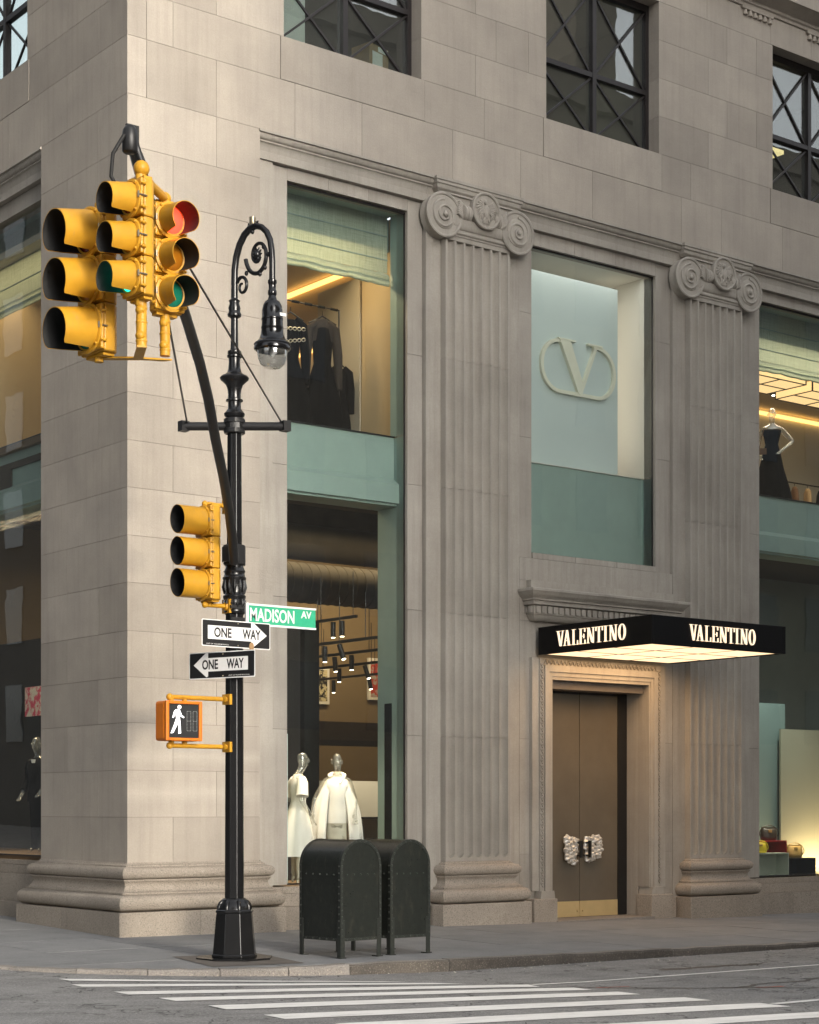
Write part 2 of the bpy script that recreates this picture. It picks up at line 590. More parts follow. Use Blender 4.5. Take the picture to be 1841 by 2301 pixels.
# dark oil drips, tar seams and red utility marks on the road
plain('tar', S(58, 56, 55), .6, var=.1)
plain('red_mark', S(150, 88, 74), .85, var=.2)
plain('litter', S(190, 184, 172), .9, var=.2)
def decal(name, pts, mat, w=.02):
    q = MB()
    vs = []
    for i, (x, y) in enumerate(pts):
        d = Vector(pts[min(i + 1, len(pts) - 1)]) - Vector(pts[max(i - 1, 0)])
        nrm = Vector((-d.y, d.x)).normalized() * w * random.uniform(.6, 1.4)
        for s_ in (-1, 1):
            px, py = x + nrm.x * s_, y + nrm.y * s_
            vs.append((px, py, zr(px, py) + .004))
    q.add(vs, [(2 * i, 2 * i + 2, 2 * i + 3, 2 * i + 1) for i in range(len(pts) - 1)])
    return q.build(name, mat, road, recalc=False)
def wander(x0, y0, x1, y1, n=12, a=.08):
    return [(lerp(x0, x1, i / n) + random.uniform(-a, a), lerp(y0, y1, i / n) + random.uniform(-a, a)) for i in range(n + 1)]
decal('tar_seam', wander(.4, -7.0, 3.4, -9.4, 16), 'tar', .025)
decal('tar_seam', wander(2.2, -8.6, 6.5, -8.2, 18), 'tar', .03)
decal('tar_seam', wander(3.4, -9.3, 5.2, -9.7, 10, .04), 'tar', .05)
decal('oil_stain', wander(4.2, -9.9, 6.0, -10.3, 10, .05), 'tar', .10)
decal('oil_stain', wander(3.6, -6.4, 5.2, -6.5, 10, .05), 'tar', .06)
decal('utility_mark', wander(1.3, -7.7, 1.7, -7.8, 4, .02), 'red_mark', .03)
decal('utility_mark', wander(2.6, -8.75, 2.9, -8.85, 4, .02), 'red_mark', .03)

# kerb: line X=-3.9 (cross street), quarter circle, line Y=-4.95 (avenue)
KC, KR = (.1, -.95), 4.0
kerb_path = [(-3.9, y) for y in (40, 30, 22, 16, 12, 9, 7, 5.2, 3.6, 2.2, .8, -.95)]
kerb_path += [(KC[0] - KR * math.cos(a), KC[1] - KR * math.sin(a)) for a in [R(11.25 * i) for i in range(1, 8)]]
kerb_path += [(x, -4.95) for x in (.1, 1.55, 3.4, 5.3, 7.1, 9.0, 10.9, 12.8, 14.7, 16.6, 18.5, 22, 26, 30, 36, 44)]
def offset_path(path, d):
    out = []
    for i, p in enumerate(path):
        t = (Vector(path[min(i + 1, len(path) - 1)]) - Vector(path[max(i - 1, 0)])).normalized()
        out.append((p[0] - t.y * d, p[1] + t.x * d))
    return out
inner = offset_path(kerb_path, .17)
kerb = struct(bpy.data.objects.new('kerb', None))
COL.objects.link(kerb)
OFF['kerb'] = Vector((0, 0, 0))
for i in range(len(kerb_path) - 1):
    q = MB()
    rings = []
    n_ = 7
    g = .006
    for j in range(n_ + 1):
        t = clamp(j / n_, g / max(.3, (Vector(kerb_path[i]) - Vector(kerb_path[i + 1])).length), 1 - g)
        o = (lerp(kerb_path[i][0], kerb_path[i + 1][0], t), lerp(kerb_path[i][1], kerb_path[i + 1][1], t))
        n2 = (lerp(inner[i][0], inner[i + 1][0], t), lerp(inner[i][1], inner[i + 1][1], t))
        jz = random.uniform(-.009, .007)
        jo = random.uniform(-.06, .02)
        ox, oy = lerp(o[0], n2[0], .03 - jo), lerp(o[1], n2[1], .03 - jo)
        tx, ty = lerp(o[0], n2[0], .2), lerp(o[1], n2[1], .2)
        zt, zb = zs(*n2) + .004 + jz, zr(*o) - .15
        rings.append([(ox, oy, zb), (n2[0], n2[1], zb), (n2[0], n2[1], zt), (tx, ty, zt - .004), (ox, oy, zt - .028)])
    q.loft(rings)
    ob = q.build('kerb_stone', ['kerb_granite', 'kerb_dark'], kerb, smooth=30)
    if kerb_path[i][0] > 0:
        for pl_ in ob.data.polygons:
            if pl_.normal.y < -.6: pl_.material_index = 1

# sidewalk flags, clipped to the kerb and kept out of the building
def clip(poly, cvx):
    out = poly
    for i in range(len(cvx)):
        a, b = Vector(cvx[i]), Vector(cvx[(i + 1) % len(cvx)])
        inp, out = out, []
        side = lambda p: (b.x - a.x) * (p[1] - a.y) - (b.y - a.y) * (p[0] - a.x)
        for j in range(len(inp)):
            p, q_ = inp[j], inp[(j + 1) % len(inp)]
            sp, sq = side(p), side(q_)
            if sp >= 0: out.append(p)
            if sp * sq < 0:
                t = sp / (sp - sq)
                out.append((p[0] + (q_[0] - p[0]) * t, p[1] + (q_[1] - p[1]) * t))
        if not out: return []
    return out
region = [(-3.73, 45), (-3.73, KC[1])] + [(KC[0] - (KR - .172) * math.cos(R(7.5 * i)), KC[1] - (KR - .172) * math.sin(R(7.5 * i))) for i in range(1, 12)] + [(KC[0], -4.778), (44, -4.778), (44, 45)]
sidewalk = struct(sheet('sidewalk', [-3.8, -3.4, -3, -2.6, -2.2, -1.8, -1.4, -1, -.6, -.2, .2, 2, 4, 7, 10, 14, 20, 44], [-4.85, -4.5, -4.1, -3.7, -3.3, -2.8, -2.3, -1.6, -.95, 0, 1, 3, 6, 12, 40], lambda x, y: zs(x, y) - .02 - (.3 if (x < .1 and y < -.95 and math.hypot(x - .1, y + .95) > 3.75) else 0), 'joint_dark'))
gx = [-3.73, -2.07, -.62, .85, 2.3, 3.72, 5.2, 6.7, 8.2, 9.7, 11.2, 12.7, 14.2, 15.7, 17.2, 20, 24, 28, 36, 44]
gy = [-4.78, -3.35, -1.78, -.2, 1.5, 3.2, 4.9, 6.6, 8.3, 12, 18, 26, 40]
for i in range(len(gx) - 1):
    for j in range(len(gy) - 1):
        if gx[i] > .3 and gy[j] > .5: continue
        g = .008
        cell = [(gx[i] + g, gy[j] + g), (gx[i + 1] - g, gy[j] + g), (gx[i + 1] - g, gy[j + 1] - g), (gx[i] + g, gy[j + 1] - g)]
        pl = clip(cell, region)
        if len(pl) < 3: continue
        dz = random.uniform(-.002, .002)
        q = MB()
        k = len(pl)
        q.add([(x, y, zs(x, y) + dz) for x, y in pl] + [(x, y, zs(x, y) - .03) for x, y in pl],
              [tuple(range(k))] + [(a, k + a, k + (a + 1) % k, (a + 1) % k) for a in range(k)])
        q.build('paving_slab', 'sidewalk', sidewalk)
# concrete pad and stencilled utility writing by the post, small litter at the gutter
pad = MB()
pts = [(-1.35, -4.35), (-.25, -4.55), (-.02, -3.25), (-1.1, -3.05)]
pad.add([(x, y, zs(x, y) + .006) for x, y in pts], [(0, 1, 2, 3)])
plain('pad_concrete', S(92, 86, 80), .9, var=.15, scale=6)
pad.build('concrete_pad', 'pad_concrete', sidewalk, recalc=False)
lit = MB()
for k in range(46):
    x = random.uniform(.3, 8)
    y = -4.99 - random.random() ** 2 * .5
    r = random.uniform(.006, .022)
    z = zr(x, y) + .004
    lit.add([(x - r, y, z), (x, y - r * .7, z + r * .4), (x + r, y, z), (x, y + r, z + r * .6)], [(0, 1, 2, 3)])
o = struct(lit.build('gutter_litter', 'litter', recalc=False), 'stuff')
tag(o, 'pale paper scraps lying along the kerb gutter', 'litter')

# ================================================================== the corner store building
BLD = thing('stone_building', 'grey beige limestone corner building with fluted pilasters and large shop windows', 'building', (0, 0, 0))
GAP = .005
def ring_rect(x0, x1, y0, y1, p, z): return [(x0 - p, y0 - p, z), (x1 + p, y0 - p, z), (x1 + p, y1 + p, z), (x0 - p, y1 + p, z)]
def arc(c, r, a0, a1, n, sx=1): return [(c[0] + sx * r * math.cos(R(lerp(a0, a1, i / n))), c[1] + r * math.sin(R(lerp(a0, a1, i / n)))) for i in range(n + 1)]
def base_profile(dz):
    """(projection, z) of the attic base above the plinth block"""
    pr = [(.13, .292)]
    pr += arc((.15, .405), .112, -90, 90, 10)
    pr += [(.165, .52), (.165, .545)]
    pr += [(.135, .55), (.105, .575), (.085, .615), (.082, .655), (.10, .685), (.115, .70)]
    pr += [(.115, .718), (.075, .72)]
    pr += arc((.075, .80), .08, -90, 90, 9)
    pr += [(.055, .885), (.05, .905), (.03, .912), (.012, .93), (.002, .945)]
    return [(p, z + dz) for p, z in pr]
def ornament_base(parent, x0, x1, y0, y1, dz, zbot):
    q = MB()
    q.loft([ring_rect(x0, x1, y0, y1, p, z) for p, z in base_profile(dz)])
    q.build('moulded_base', 'granite', parent, smooth=40)
    P_ = .265
    q = MB().box((x0 - P_, y0 - P_, zbot), (x1 + P_, y1 + P_, .288 + dz))
    return q

# ---- corner pier
pier = MB().box((.009, .009, .3), (2.10, 2.54, 11.25)).build('corner_pier', 'mortar', BLD)
zc = [.945, 1.556, 2.188, 2.826, 3.44, 4.058, 4.707, 5.34, 5.984, 6.617, 7.261, 7.92, 8.58, 9.24, 9.90, 10.565, 11.261]
for i in range(len(zc) - 1):
    z0, z1 = zc[i], zc[i + 1] - GAP
    if i % 2 == 0:
        xj, yj = .706, 1.724
    else:
        xj, yj = 1.397, .815
    block('stone_block', (0, 0, z0), (xj - GAP, yj - GAP, z1), 'limestone', pier)
    block('stone_block', (xj, 0, z0), (2.112, .55, z1), 'limestone', pier)
    block('stone_block', (0, yj, z0), (.55, 2.552, z1), 'limestone', pier)
ornament_base(pier, 0, 2.112, 0, 2.552, 0, 0)
P_ = .265
block('plinth_stone', (-P_, -P_, -.35), (.98, 1.4, .288), 'granite', pier)
block('plinth_stone', (.986, -P_, -.35), (2.112 + P_, .5, .288), 'granite', pier)
block('plinth_stone', (-P_, 1.406, -.35), (.5, 2.552 + P_, .288), 'granite', pier)

# ---- upper wall, avenue side (plane Y=0) and cross-street side (plane X=0)
uw = MB().box((.009, .012, 11.27), (26, .3, 12.06)).box((.009, .012, 11.27), (.3, 26, 12.06)).box((.012, .009, 15.24), (26, .3, 22)).box((.009, .012, 15.24), (.3, 26, 22))
# openings in the backing between piers
wins_x = [(2.521, 5.007), (7.543, 10.081), (12.939, 15.48), (18.3, 20.8)]
wins_y = [(3.0, 5.5), (8.1, 10.6)]
px_ = [(.02, 2.50), (5.03, 7.52), (10.10, 12.92), (15.5, 18.28), (20.82, 26)]
for a, b in px_: uw.box((a, .012, 12.06), (b, .3, 15.24))
for a, b in [(.02, 2.98), (5.52, 8.08), (10.62, 26)]: uw.box((.012, a, 12.06), (.3, b, 15.24))
uwall = uw.build('upper_wall', 'mortar', BLD)
def wall_row(z0, z1, cuts, axis, mat='limestone'):
    for a, b in zip(cuts[:-1], cuts[1:]):
        if b < a + .05: continue
        if axis == 'x': block('stone_block', (a, 0, z0), (b - GAP, .29, z1 - GAP), mat, uwall)
        else: block('stone_block', (0, a, z0), (.29, b - GAP, z1 - GAP), mat, uwall)
wall_row(11.261, 12.047, [0.297, 1.397, 2.112 + .6, 3.9, 5.62, 7.0, 8.55, 10.62, 11.62, 13.2, 14.9, 16.6, 19, 22, 26], 'x')
wall_row(11.261, 12.047, [0, 1.724, 3.6, 5.4, 8, 11, 15, 20, 26], 'y')
# sill course: one long sill stone under every window
wall_row(12.047, 12.668, [0.297, .706, 2.459], 'x')
for (a, b) in wins_x: block('window_sill', (a - .062 + GAP, -.004, 12.05), (b + .062, .42, 12.664), 'limestone', uwall)
for a, b in ((5.075, 6.25), (6.25, 7.475), (10.15, 10.85), (10.85, 12.87), (15.55, 18.23)): wall_row(12.047, 12.668, [a, b], 'x')
wall_row(12.047, 12.668, [0, .815, 2.93], 'y')
for (a, b) in wins_y: block('window_sill', (-.004, a - .062 + GAP, 12.05), (.42, b + .062, 12.664), 'limestone', uwall)
wall_row(12.047, 12.668, [5.57, 8.03], 'y')
zu = [12.668, 13.30, 13.94, 14.58, 15.222, 15.70, 16.3]
for r_ in range(len(zu) - 1):
    z0, z1 = zu[r_], zu[r_ + 1]
    sh = (0, .45)[r_ % 2]
    if z0 < 15.2:
        wall_row(z0, z1, [.297, .706 + (.7 if r_ % 2 == 0 else 0), 2.0, 2.521] if r_ % 2 else [.297, 1.397, 2.521], 'x')
        for a, b in ((5.007, 7.543), (10.081, 12.939), (15.48, 18.3)):
            wall_row(z0, z1, [a, lerp(a, b, .36 + sh * .5), lerp(a, b, .85) if r_ % 2 else b, b] if r_ % 2 else [a, lerp(a, b, .42), b], 'x')
        wall_row(z0, z1, [0, 1.7 - sh, 3.0], 'y')
        wall_row(z0, z1, [5.5, 6.7 - sh, 8.1], 'y')
    else:
        wall_row(z0, z1, [.297, 2.2, 3.8 + sh, 6.2, 8.8 + sh, 11.25, 12.89, 13.98, 15.3, 17, 19, 22, 26], 'x')
        wall_row(z0, z1, [0, 1.7, 4.2, 7, 10, 14, 20, 26], 'y')
# string cornice with groups of guttae, near the top of the picture
uc = MB().prism([(0, 15.70), (-.03, 15.71), (-.03, 15.76), (-.06, 15.78), (-.06, 15.83), (-.26, 15.93), (-.30, 15.94), (-.30, 16.16), (-.34, 16.2), (-.34, 16.3), (0, 16.32)], 'x', -.3, 26)
corn = uc.build('string_cornice', 'limestone', BLD)
for k in range(-3, 5):
    gx0 = 12.13 + 1.72 * k
    if gx0 < 4: continue
    MB().box((gx0 - .03, -.05, 15.655), (gx0 + .78, .002, 15.705)).build('guttae_band', 'limestone', corn)
    for j in range(6):
        cx_ = gx0 + .07 + .128 * j
        MB().lathe([(.050, 15.56), (.032, 15.655)], 10, (cx_, -.01, 0)).build('gutta', 'limestone', corn, smooth=40)

# ---- upper windows
def upper_window(x0, x1, axis):
    z0, z1 = 12.664, 15.222
    Y0, Y1 = .26, .33
    def T(p): return p if axis == 'x' else (p[1], p[0], p[2])
    def bx(q, a, b): 
        a, b = T(a), T(b)
        q.box(tuple(min(a[i], b[i]) for i in range(3)), tuple(max(a[i], b[i]) for i in range(3)))
    q = MB()
    FW = .075
    bx(q, (x0 - .02, Y0 - .02, z0), (x0 + FW, Y1, z1))
    bx(q, (x1 - FW, Y0 - .02, z0), (x1 + .02, Y1, z1))
    bx(q, (x0 + FW, Y0 - .02, z1 - .12), (x1 - FW, Y1, z1))
    bx(q, (x0 + FW, Y0 - .02, z0), (x1 - FW, Y1, z0 + .06))
    win = q.build('upper_window', 'bronze_frame', BLD)
    xm, zm = (x0 + x1) / 2, z0 + 1.07
    q = MB()
    bx(q, (xm - .042, Y0 - .035, z0 + .06), (xm + .042, Y1 - .005, z1 - .12))
    q.build('mullion', 'bronze_frame', win)
    q = MB()
    bx(q, (x0 + FW, Y0 - .03, zm - .04), (xm - .042, Y1 - .005, zm + .04))
    bx(q, (xm + .042, Y0 - .03, zm - .04), (x1 - FW, Y1 - .005, zm + .04))
    q.build('transom', 'bronze_frame', win)
    for a, b in ((x0 + FW, xm - .042), (xm + .042, x1 - FW)):
        for c, d in ((z0 + .06, zm - .04), (zm + .04, z1 - .12)):
            for (p, r) in (((a, c), (b, d)), ((a, d), (b, c))):
                q = MB()
                dv = Vector((r[0] - p[0], r[1] - p[1])).normalized()
                nv = Vector((-dv.y, dv.x)) * .016
                yy = Y0 + (.0 if p[1] == c else .012)
                poly = [(p[0] + nv.x, p[1] + nv.y), (p[0] - nv.x, p[1] - nv.y), (r[0] - nv.x, r[1] - nv.y), (r[0] + nv.x, r[1] + nv.y)]
                vs = [T((u, yy, v)) for u, v in poly] + [T((u, yy + .03, v)) for u, v in poly]
                q.add(vs, [(0, 1, 2, 3), (7, 6, 5, 4), (0, 4, 5, 1), (1, 5, 6, 2), (2, 6, 7, 3), (3, 7, 4, 0)])
                q.build('glazing_bar', 'bronze_frame', win)
            q = MB()
            bx(q, (a, Y1 - .028, c), (b, Y1 - .02, d))
            q.build('pane', 'upper_glass', win)
    # stone reveal lining
    q = MB()
    bx(q, (x1, .292, z0), (x1 + .05, .36, z1)); bx(q, (x0 - .05, .292, z0), (x0, .36, z1))
    q.build('reveal', 'limestone', win)
    return win
for a, b in wins_x[:3]: upper_window(a, b, 'x')
upper_window(wins_y[0][0], wins_y[0][1], 'y')
# ---- architrave over the bays, lintels and jambs
ARCH = [(.0, 11.262), (-.022, 11.258), (-.022, 11.228), (.012, 11.222)] + [(.012 + .06 * (1 - math.cos(R(a))), 11.222 - .075 * math.sin(R(a))) for a in (15, 30, 45, 60, 75, 90)] + \
       [(.062, 11.145), (.062, 11.125)] + [(.068 + .045 * math.sin(R(a)), 11.12 - .10 * (1 - math.cos(R(a)))) for a in (0, 20, 40, 60, 80)] + \
       [(.118, 11.01), (.10, 11.005), (.10, 10.892), (.20, 10.892), (.30, 10.9), (.30, 11.262)]
def architrave(a, b, axis='x'):
    q = MB()
    if axis == 'x': q.prism(ARCH, 'x', a, b)
    else: q.prism(ARCH, 'y', a, b)
    return q.build('architrave', 'limestone_dark', BLD, smooth=30)
architrave(2.10, 5.197); architrave(7.075, 10.545); architrave(12.452, 18)
architrave(2.54, 9, 'y')

def stack(name, x0, x1, y0, y1, zcuts, mat, parent):
    for a, b in zip(zcuts[:-1], zcuts[1:]): block(name, (x0, y0, a), (x1, y1, b - GAP), mat, parent)
# backing strips beside the corner pier
bay_l = MB().box((2.10, .14, -.3), (2.42, .30, 11.0)).build('recess_wall', 'limestone_dark', BLD)
stack('jamb_stone', 2.405, 2.70, .19, .46, [.57, 2.813, 4.715, 6.616, 8.57, 10.885], 'limestone_dark', bay_l)
jr = MB().box((5.15, .21, -.3), (5.20, .40, 10.9)).build('recess_wall', 'mortar', BLD)
stack('jamb_stone', 4.89, 5.172, .19, .46, [.57, 2.779, 4.685, 6.582, 8.555, 10.885], 'limestone_dark', jr)
def lintels(a, b, z0, z1, n, axis='x'):
    L_ = MB()
    (L_.box((a, .24, z0 + .01), (b, .44, z1 + .02)) if axis == 'x' else L_.box((.24, a, z0 + .01), (.44, b, z1 + .02)))
    l_ = L_.build('lintel', 'mortar', BLD)
    for i in range(n):
        u, v = lerp(a, b, i / n), lerp(a, b, (i + 1) / n) - GAP
        if axis == 'x': block('lintel_stone', (u, .185, z0), (v, .43, z1), 'limestone_dark', l_)
        else: block('lintel_stone', (.185, u, z0), (.43, v, z1), 'limestone_dark', l_)
lintels(2.70, 4.885, 10.705, 10.885, 3); lintels(7.395, 10.185, 10.67, 10.885, 3); lintels(12.78, 18, 10.705, 10.885, 6)
lintels(2.93, 9, 10.64, 10.885, 6, 'y')
# cross-street side jamb
bay_c = MB().box((.14, 2.54, -.3), (.30, 2.69, 11.0)).build('recess_wall', 'limestone_dark', BLD)
stack('jamb_stone', .19, .46, 2.665, 2.93, [.96, 2.85, 4.75, 6.65, 8.6, 10.885], 'limestone_dark', bay_c)
for o_ in bay_c.children: pass
# sill courses below the shop windows
def sill_courses(a, b, zs_, deps, axis, n, zb=-.5):
    s_ = MB()
    (s_.box((a, .36, zb), (b, .5, zs_[0] - .02)) if axis == 'x' else s_.box((.36, a, zb), (.5, b, zs_[0] - .02)))
    s0 = s_.build('sill_wall', 'mortar', BLD)
    zz = list(zs_) + [zb]
    for k in range(len(zs_)):
        ofs = (0, .5, 0)[k % 3]
        cuts = [a] + [lerp(a, b, (i + ofs) / n) for i in range(1 if ofs == 0 else 0, n)] + [b]
        for u, v in zip(cuts[:-1], cuts[1:]):
            if v - u < .08: continue
            if axis == 'x': block('sill_stone', (u, deps[k], zz[k + 1] + GAP), (v - GAP, .47, zz[k]), 'granite', s0)
            else: block('sill_stone', (deps[k], u, zz[k + 1] + GAP), (.47, v - GAP, zz[k]), 'granite', s0)
sill_courses(2.42, 5.19, [.545, .45, .265], [.16, .12, .02], 'x', 2)
sill_courses(12.42, 18, [.43, .34, .17], [.16, .10, .03], 'x', 5)
sill_courses(2.56, 9, [.90, .83, .70, .284], [.2, .16, .10, .02], 'y', 4)

# ---- pilasters
def fluted_profile(x0, x1, n=7):
    """front outline (x, y) from left to right"""
    w = (x1 - x0)
    m = .036
    pitch = (w - m) / n
    pts = []
    for i in range(n):
        a = x0 + m + i * pitch
        b = a + pitch - m
        pts.append((a - m if i == 0 else a, 0))
        if i == 0: pts.append((a, 0))
        for k in range(0, 15):
            t = (1 - math.cos(math.pi * (k + .5) / 15)) / 2
            pts.append((lerp(a, b, t), .08 * math.sin(math.pi * t) ** .55))
        pts.append((b, 0))
    pts.append((x1, 0))
    return pts
def pilaster(x0, x1, dz, bl, br):
    back = MB().box((bl, .127, -.4), (br, .40, 10.93))
    pil = back.build('pilaster', 'limestone_dark', BLD)
    zj = [.99 + dz, 2.775, 4.655, 6.576, 8.557, 10.36]
    front = fluted_profile(x0, x1)
    outline = front + [(x1, .135), (x0, .135)]
    plainp = [(x0, 0), (x1, 0), (x1, .135), (x0, .135)]
    for a, b in zip(zj[:-1], zj[1:]):
        MB().prism(outline, 'z', a, b - .005).build('shaft_drum', 'limestone_dark', pil, smooth=25)
    # flat core that closes the flutes, plain ends at top and bottom with rounded stops
    q = MB().box((x0 + .002, .002, .93 + dz), (x1 - .002, .134, .988 + dz))
    q.box((x0, 0, 10.36), (x1, .134, 10.43))
    q.box((x0 + .01, .09, .95 + dz), (x1 - .01, .13, 10.4))
    m = .036
    pitch = (x1 - x0 - m) / 7
    for i in range(7):
        c = x0 + m + i * pitch + (pitch - m) / 2
        r = (pitch - m) / 2
        # scalloped stop at the foot of the flute
        pts = [(c - r, .989 + dz)] + [(c - r + 2 * r * t, .989 + dz + .05 * (1 - math.sin(math.pi * t))) for t in [k / 10 for k in range(11)]] + [(c + r, .989 + dz)]
        q.prism(pts, 'y', .003, .08)
    q.build('shaft_end', 'limestone_dark', pil)
    pq = ornament_base(pil, x0 + .02, x1 - .02, .02, .30, dz, -.5)
    pq.build('plinth', 'granite', pil, bevel=.008)
    # courses of the backing wall: base course
    xm = (x0 + x1) / 2
    # neck mouldings
    q = MB()
    q.loft([ring_rect(x0, x1, 0, .12, p, z) for p, z in ((.0, 10.425), (.012, 10.43), (.012, 10.455), (.022, 10.46), (.034, 10.472), (.036, 10.488), (.03, 10.502), (.02, 10.51), (.02, 10.53))])
    q.build('necking', 'limestone_dark', pil, smooth=40)
    q = MB()
    q.loft([ring_rect(xm - .46, xm + .52, 0, .12, p, z) for p, z in [(.01, 10.53), (.02, 10.535)] + [(.02 + .04 * math.sin(R(a)), 10.54 + .13 * (1 - math.cos(R(a)))) for a in range(15, 91, 15)] + [(.06, 10.69)]])
    q.build('echinus', 'limestone_dark', pil, smooth=40)
    # volutes and the cushion joining them
    RV = .345
    zc_ = 10.70
    xq = xm + .03
    for s in (-1, 1):
        cx_ = xq + s * .74
        cyl = MB()
        cyl.lathe([(.02, -.045), (RV - .05, -.045), (RV - .042, -.06), (RV - .018, -.066), (RV, -.055), (RV, -.03), (RV - .02, .0), (RV - .02, .05), (RV - .01, .125), (.1, .126)], 44, (cx_, 0, zc_), axis='y')
        v_ = cyl.build('volute', 'limestone_dark', pil, smooth=45)
        sp = []
        turns = 2.1
        K = 70
        for i in range(K + 1):
            t = i / K
            rr = .195 * (1 - t) ** 1.05 + .035
            th = R(90) - s * turns * 2 * math.pi * t
            sp.append((cx_ + rr * math.cos(th), -.05 - .03 * t, zc_ + rr * math.sin(th)))
        q = MB().tube(sp, [lerp(.024, .015, i / K) for i in range(K + 1)], 8)
        q.lathe([(.225, -.040), (.215, -.058), (.02, -.062)], 30, (cx_, 0, zc_), axis='y')
        q.ball((cx_, -.08, zc_), (.042, .03, .042))
        q.build('spiral', 'limestone_dark', v_, smooth=50)
        # acanthus leaf between volute and roll
        q = MB()
        for k in range(7):
            bx_, bz_ = xq + s * .42, 10.70
            z_ = bz_ + .03 * k
            q.tube([(bx_ - s * .05, -.03, z_ - .02), (bx_ + s * .01, -.085, z_ + .03), (bx_ + s * (.05 + .012 * math.sin(k)), -.075, z_ + .07), (bx_ + s * .075, -.04, z_ + .05)], [.016, .026, .02, .008], 7)
        q.build('leaf', 'limestone_dark', pil, smooth=60)
        q = MB()
        q.lathe([(.10, 0), (.125, s * .02), (.128, s * .09), (.115, s * .10), (.115, s * .11), (.13, s * .12), (.13, s * .15), (.11, s * .16)], 22, (xq + s * .21, .0, 10.80), axis='x')
        q.build('cushion_roll', 'limestone_dark', pil, smooth=40)
    cz = [(xq - .74, zc_ + RV - .002), (xq + .74, zc_ + RV - .002), (xq + .74, zc_ + .13), (xq - .74, zc_ + .13)]
    q = MB().prism(cz, 'y', -.032, .125)
    q.prism([(xq - .74, zc_ + RV + .004), (xq + .74, zc_ + RV + .004), (xq + .74, zc_ + RV - .022), (xq - .74, zc_ + RV - .022)], 'y', -.064, .05)
    q.prism([(xq - .5, zc_ + .2), (xq + .5, zc_ + .2), (xq + .5, zc_ - .02), (xq - .5, zc_ - .02)], 'y', -.02, .12)
    q.build('cushion', 'limestone_dark', pil)
    # medallion with an eagle in relief
    md = MB().lathe([(.20, .10), (.268, .10), (.275, -.07), (.288, -.10), (.285, -.128), (.268, -.138), (.250, -.130), (.242, -.108), (.02, -.105)], 48, (xq + .04, 0, 10.885), axis='y').build('medallion', 'limestone_dark', pil, smooth=40)
    e = MB()
    ex, ez, ey = xq + .04, 10.885, -.108
    e.ball((ex + .005, ey, ez - .015), (.06, .034, .12), 12, 8)
    e.ball((ex - .025, ey - .012, ez + .13), (.034, .028, .045), 10, 6)
    e.tube([(ex - .045, ey - .015, ez + .135), (ex - .085, ey - .02, ez + .115)], [.016, .003], 6)
    for s in (-1, 1):
        for k in range(8):
            a0 = (ex + s * .045, ey, ez + .08 - .014 * k)
            aa = R(58 - 19 * k)
            l_ = .165
            end = (ex + s * (.055 + l_ * .95 * max(.25, math.cos(aa)) * (1 - .05 * abs(k - 3))), ey - .004, ez + .015 + l_ * math.sin(aa))
            mid = ((a0[0] + end[0]) / 2 + s * .03, ey - .018, (a0[2] + end[2]) / 2 + .02)
            e.tube([a0, mid, end], [.014, .019, .008], 6)
        e.tube([(ex + s * .025, ey, ez - .11), (ex + s * .05, ey - .012, ez - .155), (ex + s * .08, ey, ez - .185)], [.022, .018, .008], 6)
    for k in range(5): e.tube([(ex - .02 + .01 * k, ey, ez - .10), (ex - .06 + .03 * k, ey - .004, ez - .205)], [.014, .010], 6)
    e.build('eagle_relief', 'limestone_dark', md, smooth=60)
    # abacus breaking forward under the wall
    q = MB()
    q.loft([ring_rect(xm - .80, xm + .80, -.0, .3, p, z) for p, z in ((.0, 11.06), (.0, 11.07), (.015, 11.08), (.035, 11.10), (.045, 11.14), (.045, 11.155), (.065, 11.165), (.065, 11.205), (.08, 11.215), (.08, 11.256))])
    q.build('abacus', 'limestone_dark', pil, smooth=30)
    q = MB().prism(ARCH, 'x', bl + .005, br - .005)
    q.build('architrave_return', 'limestone_dark', pil, smooth=30)
    return pil
pilaster(5.479, 6.77, -.07, 5.195, 7.08)
pilaster(10.839, 12.145, -.11, 10.54, 12.46)
pj3 = MB().box((12.45, .21, -.3), (12.5, .40, 10.9)).build('recess_wall', 'mortar', BLD)
stack('jamb_stone', 12.465, 12.78, .175, .46, [.45, 2.74, 4.65, 6.536, 8.512, 10.885], 'limestone_dark', pj3)

# ---- middle bay: window frame stones, portal wall, cornice, door surround
pm = box('recess_wall', (7.07, .215, 5.3), (7.2, .5, 10.9), 'mortar', BLD)
pm2 = box('recess_wall', (10.4, .215, 5.3), (10.55, .5, 10.9), 'mortar', BLD)
stack('jamb_stone', 7.085, 7.39, .19, .46, [5.67, 7.587, 9.571, 10.885], 'limestone_dark', pm)
stack('jamb_stone', 10.19, 10.535, .19, .46, [5.665, 7.587, 9.571, 10.885], 'limestone_dark', pm2)
for i in range(3):
    a = 7.39 + i * .933
    block('sill_stone', (a + .003, .16, 5.665), (a + .933 - GAP, .5, 5.755), 'limestone_dark', pm)
pw = MB().box((7.075, .16, 3.6), (10.545, .5, 5.66)).box((7.075, .16, -.4), (7.55, .5, 3.6)).box((10.02, .16, -.4), (10.545, .5, 3.6)).build('portal_wall', 'mortar', BLD)
for (a, b, z0, z1) in ((7.085, 10.535, 5.30, 5.66), (7.085, 7.47, 2.78, 4.66), (7.085, 7.47, .95, 2.78), (10.27, 10.535, 2.78, 4.66), (10.27, 10.535, .95, 2.78), (7.085, 7.47, 4.66, 5.3), (10.27, 10.535, 4.66, 5.3), (7.47, 10.27, 4.05, 5.3), (7.085, 7.47, .2, .95), (10.27, 10.535, .2, .95)):
    block('stone_block', (a, .127, z0), (b - GAP, .45, z1 - GAP), 'limestone_dark', pw)
block('plinth_stone', (7.1, .05, -.4), (7.385, .5, .195), 'granite', pw)
block('plinth_stone', (10.36, .05, -.4), (10.54, .5, .17), 'granite', pw)
